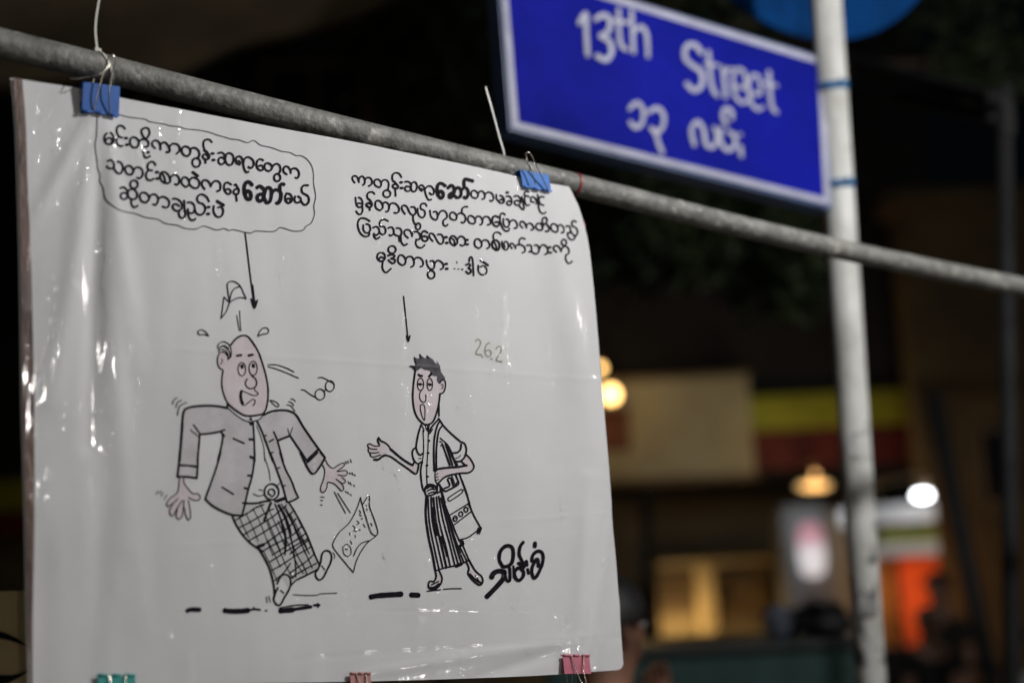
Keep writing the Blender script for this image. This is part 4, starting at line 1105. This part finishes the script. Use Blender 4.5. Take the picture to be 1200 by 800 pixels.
# lamps
bulb_m = mat('lit_warm_bulb', (.9,.6,.3), .4, emit=(1, .60, .20), estr=7)
def wall_lamp(px, py, Y, r, label, W_, color=(1,.62,.25), m=bulb_m, shape=(1,1,1), off=(0,-.25,0)):
    c = FY(px, py, Y)
    t_ = thing('wall_lamp', c, label, 'lamp', 'lit lamps on the far shop fronts')
    link('bulb', sphere('bulb', c, r, shape, 16), m, t_)
    link('arm', tube('arm', [c + Vector((0,0,r*shape[2]*.9)), c + Vector((0,.05,r+.10)), c + Vector((0, Yf-.2-c.y if c.y < Yf-.25 else .1, r+.12))], .012, 8), fr_m, t_)
    light('bulb_light', 'POINT', c + Vector(off), W_, color, .05)
    return t_
wall_lamp(716, 462, Yf-.75, .075, 'bright warm bulb at the sheet\'s right edge before the cream signboard', 5.5, (1,.66,.30))
wall_lamp(703, 431, Yf-.75, .035, 'small warm bulb just above the bright bulb by the signboard', 1, (1,.6,.25))
wall_lamp(954, 569, Yf-.6, .07, 'wide orange bulb under the yellow fascia beside the pole', 5, (1,.62,.25),
          mat('lit_orange_bulb', (.9,.6,.3), .4, emit=(1,.72,.32), estr=.85), (2.3,1,.55))
wall_lamp(955, 556, Yf-.62, .028, 'tiny added glow above the wide orange bulb, for its ring flare', .5, (1,.6,.3), mat('ring_flare_glow', (.9,.6,.3), .4, emit=(1,.6,.3), estr=1.1))  # small glow added for the ring-shaped lens flare over the orange lamp
wall_lamp(1081, 580, 11.2, .052, 'cold white lamp over the orange-lit kiosk', 4, (.9,.95,1), mat('lit_white_led', (.9,.9,.9), .4, emit=(.93,.96,1), estr=14), (1.3,1,.6), (0,-.2,-.1))
light('fascia_light', 'POINT', FY(905, 490, Yf-.9), 1.7, (1,.86,.42), .15)
light('street_glow_left', 'POINT', FY(40, 560, Yf-1.5), 2.2, (1,.7,.35), .15)

# grey advertising column
cm = mat('grey_metal_panel', (0.26, 0.27, 0.28), 0.55, var=.25, scale=3)
ac = thing('lit_panel_column', Vector((FY(950,750,12.8).x, 12.8, gz)), 'grey metal column with a glowing oval white and pink panel', 'advertising column')
a = rect(922, 592, 976, 760, 12.8, .5); link('body', boxes('body', [((a[0][0], 12.8, gz), (a[1][0], 13.3, a[1][2]))], bevel=.03), cm, ac)
cc = FY(951, 644, 12.775)
V = []; F = []
seg = 40
for s_ in (0, .02):
    for q in range(seg):
        an = 2*math.pi*q/seg
        x = abs(math.cos(an))**.6 * (1 if math.cos(an) > 0 else -1); z = abs(math.sin(an))**.6*(1 if math.sin(an) > 0 else -1)
        V.append(cc + Vector((x*.115, s_, z*.235)))
F = [tuple(range(seg))] + [(q, seg+q, seg+(q+1) % seg, (q+1) % seg) for q in range(seg)]
pm = bpy.data.materials.new('lit_panel'); pm.use_nodes = True
nt = pm.node_tree; pb = nt.nodes['Principled BSDF']
tc = nt.nodes.new('ShaderNodeTexCoord'); sx = nt.nodes.new('ShaderNodeSeparateXYZ'); nt.links.new(tc.outputs['Generated'], sx.inputs[0])
rp = nt.nodes.new('ShaderNodeValToRGB'); rp.color_ramp.elements[0].position = .45; rp.color_ramp.elements[0].color = (.85,.82,.84,1); rp.color_ramp.elements[1].position = .72; rp.color_ramp.elements[1].color = (.50,.24,.29,1)
nt.links.new(sx.outputs[2], rp.inputs[0]); nt.links.new(rp.outputs[0], pb.inputs['Emission Color']); nt.links.new(rp.outputs[0], pb.inputs['Base Color'])
pb.inputs['Emission Strength'].default_value = .55
link('glowing_panel', mesh('glowing_panel', V, F), pm, ac)
a = rect(978, 600, 997, 762, 12.9, .3); link('side_pilaster', boxes('side_pilaster', [((a[0][0], 12.9, gz), (a[1][0], 13.2, a[1][2]))]), mat('cream_pilaster', (.36,.32,.22), .7, var=.2), ac)
light('column_light', 'POINT', FY(957, 600, 12.2), 4.5, (.92,.96,1), .1)

# kiosk with orange inside
ko = thing('orange_kiosk', Vector((FY(1065,755,11.8).x, 11.8, 0)), 'small kiosk with glowing orange inside, white eave and green strip', 'kiosk')
Yk = 11.8
def bb(name, x0, y0, x1, y1, Y, th, m, par=ko):
    return link(name, boxes(name, [rect(x0, y0, x1, y1, Y, th)]), m, par)
orange = mat('orange_curtain', (0.78, 0.12, 0.01), 0.7, color2=(0.62,0.08,0.01), scale=5, emit=(1,.12,.012), estr=.0)
bb('back_wall', 1030, 652, 1104, 762, Yk+.8, .1, orange)
bb('side_wall', 1030, 652, 1051, 762, Yk+.35, .1, mat('amber_side_wall', (.55,.20,.02), .7, var=.3))
bb('mullion', 1051, 652, 1057, 762, Yk+.25, .05, mat('dark_mullion', (.10,.03,.01), .7))
greym = mat('kiosk_grey_eave', (0.42, 0.42, 0.43), 0.6, var=.2, scale=4)
bb('eave', 1012, 590, 1096, 612, Yk-.35, .9, greym)
bb('green_strip', 1034, 619, 1098, 633, Yk+.02, .1, mat('lime_strip', (.34,.44,.06), .6, color2=(.26,.30,.10), scale=6))
bb('white_strip', 1020, 635, 1100, 651, Yk-.02, .14, mat('white_strip', (.68,.68,.72), .6, color2=(.5,.5,.52), scale=6))
bb('lower_panel', 1024, 757, 1104, 800, Yk, .1, wall_dark)
light('kiosk_inside_lamp', 'POINT', FY(1080, 690, Yk+.3), 7, (1,.5,.22), .08)
light('kiosk_eave_fill', 'POINT', FY(1050, 618, Yk-.9), 2.2, (.95,.97,1), .08)  # added light that lifts the eave and strips, no lamp stands here

# brown neighbouring wall, closest at the right
bw = thing('brown_building', Vector((6.6, 12.6, 0)), 'dim brown plastered building at the far right beyond the post', 'building')
brm = mat('brown_plaster', (0.115, 0.075, 0.028), 0.85, color2=(0.065, 0.043, 0.018), scale=1.5, bump=.3)
xw = FY(1066, 400, 12.6).x
zt = FY(1100, 245, 12.6).z
link('wall', boxes('wall', [((FY(1104,690,12.6).x, 12.6, 0), (12, 12.9, FY(1104,600,12.6).z)), ((xw, 12.6, FY(1104,600,12.6).z), (12, 12.9, zt))]), brm, bw)
link('ledge', boxes('ledge', [((xw-.06, 12.4, FY(1100,470,12.6).z), (12, 12.6, FY(1100,464,12.6).z))]), brm, bw)
link('cornice', boxes('cornice', [((xw-.1, 12.45, zt), (12, 13.0, zt+.15))]), brm, bw)
for x in (1150, 1260, 1370):
    a = rect(x, 500, x+46, 590, 12.58, .03); w = link('window_frame', boxes('window_frame', [a]), fr_m, bw)
    a = rect(x+4, 505, x+42, 585, 12.57, .005); sub('pane', boxes('pane', [a]), mat('dark_pane', (.012,.012,.015), .2), w)
light('brown_wall_fill', 'POINT', FY(1125, 640, 11.2), 2.6, (1,.68,.30), .15)  # point lights added to brighten the brown wall, without any fixture
light('brown_wall_fill', 'POINT', FY(1140, 420, 11.0), .8, (1,.66,.28), .15)

# ================================================================ NEAR STALL BAR, BIKE, PEOPLE
grn = mat('dark_green_paint', (0.008, 0.055, 0.047), 0.6, color2=(0.006,0.035,0.03), scale=5, bump=.1)
Yg = 5.2
cart = thing('green_barrier', Vector((FY(880,800,Yg).x, Yg, 0)), 'low dark green painted food cart behind the pole', 'cart')
zt = FY(880, 762, Yg).z; xl, xr = FY(640, 760, Yg).x, FY(1018, 760, Yg).x
link('cart_body', boxes('cart_body', [((xl, Yg, .45), (xr, Yg+.6, zt))], bevel=.02), grn, cart)
link('cart_top', boxes('cart_top', [((xl-.03, Yg-.04, zt+.001), (xr+.03, Yg+.64, zt+.03))], bevel=.008), mat('black_top', (.02,.025,.025), .4), cart)
for x in (xl+.05, xr-.1):
    for y in (Yg+.05, Yg+.5):
        link('leg', boxes('leg', [((x, y, 0), (x+.05, y+.05, .45))]), grn, cart)

blk = mat('black_vinyl', (.018,.018,.02), .45, var=.3, scale=8)
# helmet resting on the cart
hm = thing('motorbike_helmet', FY(915, 758, 5.5), 'round grey-blue helmet resting on the green cart', 'helmet')
hc = FY(915, 755, 5.5) ; hc.z = zt + .03 + .055
link('shell', sphere('shell', hc, .062, (1,1.15,1.0)), mat('grey_blue_gloss', (.13,.15,.21), .3), hm)
link('visor', boxes('visor', [((-.042,-.008,-.012),(.042,.004,.016))], Matrix.Translation(hc + Vector((0,-.066,.005))), bevel=.003), blk, hm)
# bag beside it
bg_ = thing('black_bag', FY(960, 752, 5.6), 'slumped black bag lying on the green cart beside the helmet', 'bag')
bm = bmesh.new(); bmesh.ops.create_icosphere(bm, subdivisions=4, radius=1)
cb = FY(962, 752, 5.5); cb.z = zt + .03 + .045
for v in bm.verts:
    n = noise.noise(v.co*1.6); z = max(v.co.z, -.55)
    v.co = Vector((v.co.x*.135*(1+.2*n), v.co.y*.12, z*.07*(1+.35*n))) + cb
me = bpy.data.meshes.new('bag_body'); bm.to_mesh(me); bm.free()
for p in me.polygons: p.use_smooth = True
link('bag_body', me, blk, bg_)
link('handle', tube('handle', [cb+Vector((-.06,0,.05)), cb+Vector((-.03,0,.085)), cb+Vector((.03,0,.085)), cb+Vector((.06,0,.05))], .006, 8), blk, bg_)

# ---- people
skin_m = mat('brown_skin', (0.36, 0.19, 0.125), 0.5, color2=(0.28,0.14,0.09), scale=9)
hairm = mat('black_hair', (0.010, 0.009, 0.009), 0.55, bump=.5, bscale=120, stretch=(1,1,.3))
def skinned(name, chains, m, parent, levels=2):
    """chains: list of [(point, radius), ...]; the first point of later chains may equal an earlier one (joined)"""
    verts, rad, edges = [], [], []
    def vid(p, r):
        for i, q in enumerate(verts):
            if (q - p).length < 1e-4: return i
        verts.append(p); rad.append(r); return len(verts)-1
    for ch in chains:
        prev = None
        for p, r in ch:
            i = vid(Vector(p), r)
            if prev is not None and prev != i: edges.append((prev, i))
            prev = i
    me = bpy.data.meshes.new(name); me.from_pydata([tuple(v) for v in verts], edges, []); me.update()
    o = link(name, me, m, parent)
    md = o.modifiers.new('skin', 'SKIN'); md.use_smooth_shade = True
    for i, sv in enumerate(me.skin_vertices[0].data):
        sv.radius = (rad[i], rad[i]) if not isinstance(rad[i], tuple) else rad[i]
        sv.use_root = (i == 0)
    ms = o.modifiers.new('smooth', 'SUBSURF'); ms.levels = levels; ms.render_levels = levels
    return o

def person(base, label, yaw=0.0, shirt=(.1,.1,.1), trousers=(.03,.03,.04), seated=False, arm='down', cap=None, scale=1.0):
    root = thing('person', base, label, 'person')
    cy, sy = math.cos(yaw), math.sin(yaw)
    def T(x, y, z):           # figure faces -y at yaw 0
        return base + Vector((x*cy - y*sy, x*sy + y*cy, z)) * scale
    dz = -.42 if seated else 0
    hip = .92 + dz
    def C(*a): return [(T(*p[:3]), p[3]*scale) for p in a]
    torso = C((0,0,hip,.13),(0,.0,hip+.16,.115),(0,.0,hip+.34,.14),(0,.005,hip+.48,.12),(0,.0,hip+.55,.062),(0,-.015,hip+.63,.062),(0,-.03,hip+.70,.085),(0,-.025,hip+.77,.092),(0,-.01,hip+.83,.06))
    sh = hip + .47
    if seated:
        legs = [C((0,0,hip,.13),(s*.10,-.05,hip-.02,.095),(s*.13,-.42,hip+.02,.065),(s*.13,-.44,.28,.05),(s*.13,-.42,.07,.038),(s*.13,-.52,.035,.035)) for s in (-1,1)]
    else:
        legs = [C((0,0,hip,.13),(s*.095,0,hip-.10,.09),(s*.11,-.02,.5,.06),(s*.115,.02,.30,.055),(s*.12,.02,.08,.036),(s*.13,-.10,.035,.034)) for s in (-1,1)]
    arms = []
    for s in (-1, 1):
        if arm == 'chin' and s == 1:
            a = C((0,.005,hip+.48,.12),(s*.165,.0,sh,.052),(s*.24,-.12,sh-.24,.042),(s*.10,-.26,sh-.05,.030),(s*.06,-.25,sh+.07,.024),(s*.05,-.23,sh+.11,.028))
        elif arm == 'chin':
            a = C((0,.005,hip+.48,.12),(s*.165,.0,sh,.052),(s*.23,-.10,sh-.26,.042),(s*.03,-.24,sh-.33,.030),(s*-.02,-.25,sh-.33,.024),(s*-.06,-.25,sh-.32,.026))
        else:
            a = C((0,.005,hip+.48,.12),(s*.175,0,sh,.052),(s*.22,.02,sh-.28,.042),(s*.22,-.06,sh-.50,.030),(s*.215,-.08,sh-.56,.022),(s*.21,-.09,sh-.60,.026))
        arms.append(a)
        # five fingers, rooted in the palm
        hp, wp = a[-1][0], a[-2][0]
        d = (hp - wp).normalized()
        e = d.cross(Vector((0,1,.2))).normalized(); g2 = d.cross(e)
        for i in range(4):
            o_ = hp + e*(i-1.5)*.017*scale
            L = (.07,.08,.075,.058)[i]*scale
            arms.append([(hp, .026*scale), (o_ + d*.03*scale, .010*scale), (o_ + d*(.03*scale+L*.5) + g2*.008*scale, .0085*scale), (o_ + d*(.02*scale+L*.85) + g2*.022*scale, .007*scale)])
        arms.append([(hp, .026*scale), (hp + e*.035*scale + d*.005*scale, .011*scale), (hp + e*.05*scale + d*.035*scale, .009*scale)])
    body = skinned('body', [torso] + legs + arms, skin_m, root)
    # face
    hz = hip + .715
    nose = [(T(0,-.115,hz+.02), .012*scale), (T(0,-.135,hz-.005), .014*scale)]
    skinned('nose', [nose], skin_m, root, 1)
    for s in (-1, 1):
        link('ear', sphere('ear', T(s*.088,-.005,hz+.01), .028*scale, (.4,.8,1.1), 12), skin_m, root)
        e = link('eye', sphere('eye', T(s*.032,-.105,hz+.03), .013*scale, (1,1,.6), 12), mat('eye_white', (.6,.58,.55), .3), root)
        sub('iris', sphere('iris', T(s*.032,-.116,hz+.03), .006*scale, (1,.6,1), 8), hairm, e)
    link('mouth', sphere('mouth', T(0,-.108,hz-.045), .02*scale, (1.1,.4,.28), 12), mat('lips', (.30,.11,.09), .5), root)
    # hair as a lumpy cap
    bm = bmesh.new(); bmesh.ops.create_icosphere(bm, subdivisions=4, radius=.106*scale)
    rem = [v for v in bm.verts if (v.co.z < -.02*scale and v.co.y < .02*scale) or v.co.z < -.06*scale or (v.co.y < -.062*scale and v.co.z < .045*scale)]
    Rz = Matrix.Rotation(yaw, 3, 'Z')
    for v in bm.verts:
        v.co *= 1 + .05*noise.noise(v.co*40)
    bmesh.ops.delete(bm, geom=rem, context='VERTS')
    c0 = T(0,-.018,hip+.765)
    for v in bm.verts: v.co = Rz @ v.co + c0
    me = bpy.data.meshes.new('hair'); bm.to_mesh(me); bm.free()
    for p in me.polygons: p.use_smooth = True
    hr = link('hair', me, cap or hairm, root); hr.name = 'cap' if cap else 'hair'
    ms = hr.modifiers.new('thick', 'SOLIDIFY'); ms.thickness = .012*scale
    # clothing
    shm = mat('shirt_cloth', shirt, .8, var=.25, scale=14, bump=.3)
    trm = mat('trouser_cloth', trousers, .8, var=.25, scale=14, bump=.3)
    sl = []
    for a in arms:
        if len(a) == 6:
            mid = a[1][0].lerp(a[2][0], .62)
            sl.append([(torso[3][0], torso[3][1]+.014*scale), (a[1][0], a[1][1]+.016*scale), (mid, .060*scale)])
    skinned('shirt', [[(p, r + .014*scale) for p, r in torso[:4]]] + sl, shm, root)
    tl = []
    for l in legs:
        tl.append([(l[0][0], l[0][1]+.012*scale)] + [(p, r + .014*scale) for p, r in l[1:4]] + [(l[4][0], .052*scale)])
    skinned('trousers', tl, trm, root)
    return root
# near person behind the sheet's lower right corner
c = P(700, 724, 3.3)
stool_h = c.z - 1.265
person(Vector((c.x, c.y, c.z - (.50 + .765))), 'seated dark-haired person partly hidden behind the cartoon sheet\'s lower right corner', yaw=R(128), shirt=(.10,.028,.018), trousers=(.03,.03,.04), seated=True, arm='chin')
pl_ = thing('plastic_stool', Vector((c.x, c.y+.05, 0)), 'low stool under the seated person behind the sheet', 'stool')
seat_z = c.z - 1.265 + .36
link('seat', boxes('seat', [((c.x-.17, c.y-.14, seat_z-.04),(c.x+.17, c.y+.22, seat_z))], bevel=.01), grn, pl_)
for sx_, sy_ in ((-1,-1),(1,-1),(-1,1),(1,1)):
    link('leg', boxes('leg', [((c.x+sx_*.14-.015, c.y+.04+sy_*.15-.015, 0),(c.x+sx_*.14+.015, c.y+.04+sy_*.15+.015, seat_z-.041))]), grn, pl_)

# far figures before the kiosk
c = P(1100, 672, 9.0)
person(Vector((c.x, c.y, 0)), 'standing person in dark clothes before the orange kiosk', yaw=R(-60), shirt=(.03,.027,.022), trousers=(.02,.02,.02), scale=max(.8, c.z/1.77))
c = P(1086, 712, 8.2)
person(Vector((c.x, c.y, 0)), 'shorter person with pale cap and black shirt before the orange kiosk', yaw=R(10), shirt=(.012,.012,.012), trousers=(.02,.02,.02), scale=c.z/1.77, cap=mat('pale_cap', (.42,.40,.34), .7))

# parked motorbike, dark, right of the pole
mb = thing('parked_motorbike', Vector((P(1050,790,6.4).x, P(1050,790,6.4).y, 0)), 'dark motorbike parked right of the white pole before the kiosk', 'motorbike')
o0 = Vector((P(1065,790,6.4).x, P(1065,790,6.4).y, 0))
def TM(x, y, z): return o0 + Vector((x, y, z))
for x in (-.62, .62):
    w = link('tyre', merge('tyre', [tube('t', [TM(x+math.cos(a)*.25, 0, .29+math.sin(a)*.25) for a in [2*math.pi*q/24 for q in range(24)]], .042, 10, closed=True, n=2)]), blk, mb)
    sub('rim', merge('rim', [tube('t', [TM(x, 0, .29), TM(x+math.cos(a)*.22, 0, .29+math.sin(a)*.22)], .006, 6, smooth_path=False) for a in [2*math.pi*q/10 for q in range(10)]]), post_m, w)
link('frame', merge('frame', [tube('f', [TM(-.62,0,.29), TM(-.25,0,.45), TM(.2,0,.42), TM(.45,0,.95)], .03, 10), tube('f', [TM(.62,0,.29), TM(.45,0,.98)], .028, 10)]), post_m, mb)
link('engine', boxes('engine', [((-.2,-.12,.22),(.18,.12,.48))], Matrix.Translation(o0), bevel=.03), post_m, mb)
link('seat', sphere('seat', TM(-.28,0,.74), .3, (1.1,.45,.25)), blk, mb)
link('fuel_tank', sphere('fuel_tank', TM(.14,0,.76), .22, (1.1,.6,.7)), mat('dark_tank', (.03,.035,.04), .3), mb)
link('handlebar', tube('handlebar', [TM(.34,-.34,1.02), TM(.42,-.2,1.04), TM(.45,0,1.0), TM(.42,.2,1.04), TM(.34,.34,1.02)], .013, 8), post_m, mb)
link('headlight', sphere('headlight', TM(.52,0,.93), .09, (.7,1,1)), mat('unlit_headlight', (.3,.3,.3), .2), mb)
link('mudguard', tube('mudguard', [TM(.62+math.cos(a)*.31,0,.29+math.sin(a)*.31) for a in (R(20),R(60),R(100),R(140))], .03, 8), blk, mb)
for s in (-1, 1):
    link('mirror', merge('mirror', [tube('m', [TM(.42,s*.2,1.04), TM(.44,s*.25,1.18)], .006, 6, smooth_path=False), sphere('m', TM(.44,s*.27,1.2), .05, (.3,1,.7), 12)]), blk, mb)

# ================================================================ TREE, AWNING, STALL LAMP
leaf_m = mat('dark_leaf', (0.04, 0.06, 0.018), 0.6, color2=(0.018, 0.03, 0.010), scale=6)
bark_m = mat('bark', (0.11, 0.08, 0.055), 0.9, var=.4, scale=12, bump=.6)
tb = P(520, 560, 8.0); tb.z = 0
tr_ = thing('street_tree', tb, 'dark leafy street tree overhanging behind the street sign', 'tree')
ct = Vector((tb.x, tb.y, 3.6))
link('trunk', tube('trunk', [tb, Vector((tb.x+.08, tb.y, 1.6)), ct], .16, 14, rfun=lambda t: .19 - .07*t), bark_m, tr_)
rnd = random.Random(3)
clumps = [(560,50,6.6,.40,520),(525,20,6.8,.45,520),(490,60,7.0,.4,260),(700,235,6.8,.30,420),(745,262,6.6,.28,460),(800,250,6.4,.30,480),(850,275,6.3,.28,420),
          (905,290,6.2,.30,380),(715,290,7.0,.28,240),(770,300,6.9,.2,160),(940,318,6.0,.2,180),(870,258,6.6,.25,300),(620,-40,7.5,.7,700),(760,-60,7.5,.8,700),(420,-90,7.5,.8,600),(660,130,7.4,.5,500),(800,60,7.6,.5,400),(1150,70,6.6,.22,220),(1110,-20,6.9,.4,300),(960,-80,7.2,.6,400)]
lv, lf = [], []
for (px, py, d, r, n) in clumps:
    cc = P(px, py, d)
    link('limb', tube('limb', [ct - Vector((0,0,rnd.uniform(0,1.0))), ct.lerp(cc, .5) + Vector((0,0,.25)), cc], .03, 8, rfun=lambda t: .055*(1-t)+.008), bark_m, tr_)
    for i in range(n):
        u = Vector((rnd.gauss(0,1), rnd.gauss(0,1), rnd.gauss(0,.75)))
        u = u.normalized() * (rnd.random()**.45)
        p = cc + u * r
        L = rnd.uniform(.06, .14); w = L*.42
        a = Vector((rnd.uniform(-1,1), rnd.uniform(-1,1), rnd.uniform(-1,.1))).normalized()
        b = a.cross(Vector((rnd.uniform(-1,1), rnd.uniform(-1,1), rnd.uniform(-1,1)))).normalized()
        up_ = a.cross(b)*.012
        k0 = len(lv)
        lv += [p, p + a*L*.5 + b*w*.5 + up_, p + a*L, p + a*L*.5 - b*w*.5 + up_]
        lf += [(k0, k0+1, k0+2), (k0, k0+2, k0+3)]
cr = link('crown', mesh('crown', lv, lf), leaf_m, tr_); cr['kind'] = 'stuff'

# tarpaulin overhead at the left
aw_m = mat('brown_tarpaulin', (0.085, 0.060, 0.028), 0.75, color2=(0.05,0.035,0.018), scale=3, bump=.4, bscale=12)
aw = thing('tarpaulin_awning', P(-60, 100, 4.6), 'dim brown tarpaulin awning overhead at the upper left behind the pipe', 'awning')
c4 = [P(-160, 125, 4.4), P(200, 92, 4.9), P(500, -6, 6.0), P(-200, -260, 3.4), P(560, -330, 4.6)]
V = []; F = []
nx, ny = 24, 16
for j in range(ny+1):
    for i in range(nx+1):
        s_, t_ = i/nx, j/ny
        lo = c4[0].lerp(c4[1], s_/.45) if s_ < .45 else c4[1].lerp(c4[2], (s_-.45)/.55)
        hi = c4[3].lerp(c4[4], s_)
        p = lo.lerp(hi, t_); p = p - Vector((0,0,.10*math.sin(math.pi*t_))) + Vector((0,0,.05*noise.noise(Vector((s_*6, t_*4, 2)))))
        V.append(p)
for j in range(ny):
    for i in range(nx):
        a = j*(nx+1)+i; F.append((a, a+1, a+nx+2, a+nx+1))
o = link('tarp_sheet', mesh('tarp_sheet', V, F), aw_m, aw, smooth=True)
md = o.modifiers.new('thickness', 'SOLIDIFY'); md.thickness = .006
for p in (c4[0], c4[2]):
    link('support_pole', tube('support_pole', [p, Vector((p.x, p.y, 0))], .02, 10, smooth_path=False) if False else tube('support_pole', [p, p + Vector((0,0,1.4))], .008, 8, smooth_path=False), post_m, aw)

# the lamp that lights the sheet: a shaded stall lamp to the right, outside the picture
LC = Vector((1.58, 1.33, 3.08))
lmp = thing('stall_lamp', LC, 'bare white stall lamp under a tin shade right of the camera', 'lamp')
V = []; F = []
for q in range(32):
    a = 2*math.pi*q/32
    V += [LC + Vector((math.cos(a)*.16, math.sin(a)*.16, .07)), LC + Vector((math.cos(a)*.04, math.sin(a)*.04, .16))]
for q in range(32):
    a = 2*q; b = 2*((q+1) % 32); F.append((a, b, b+1, a+1))
so = link('shade', mesh('shade', V, F), post_m, lmp); so.modifiers.new('t', 'SOLIDIFY').thickness = .002
link('cord', tube('cord', [LC + Vector((0,0,.15)), LC + Vector((0,0,2.0))], .004, 8, smooth_path=False), blk, lmp)
light('stall_lamp_light', 'POINT', LC, 152, (1.0, .98, .975), .055)
# unseen bulbs added behind and beside the camera for film glints and fill
for n_, (x, y, z, w_, r_) in enumerate(((2.4, -1.3, 2.35, 25, .043), (4.0, 2.3, 2.5, 26, .05), (1.0, -2.2, 2.6, 16, .05), (-2.2, -.2, 2.7, 7, .05), (4.0, 1.6, 2.6, 22, .05), (3.6, .4, 1.05, 13, .04))):
    c = Vector((x, y, z))
    t_ = thing('added_bulb', c, ('added bulb behind the camera to the right, for film glints', 'added bulb farthest beyond the pipe end at the right, for film glints', 'added bulb straight behind the camera', 'added fill bulb to the left of the camera', 'added bulb right of the camera, level with the sheet, for film glints', 'added bulb lowest of all, at table height on the right, for film glints')[n_], 'lamp', 'added bulbs out of view on the near side')
    link('cord', tube('cord', [c + Vector((0,0,.16)), c + Vector((0,0,1.8))], .004, 8, smooth_path=False), blk, t_)
    link('socket', tube('socket', [c + Vector((0,0,.09)), c + Vector((0,0,.16))], .018, 12, smooth_path=False), post_m, t_)
    light('bulb_light', 'POINT', c, w_, (1, .95, .9), r_)
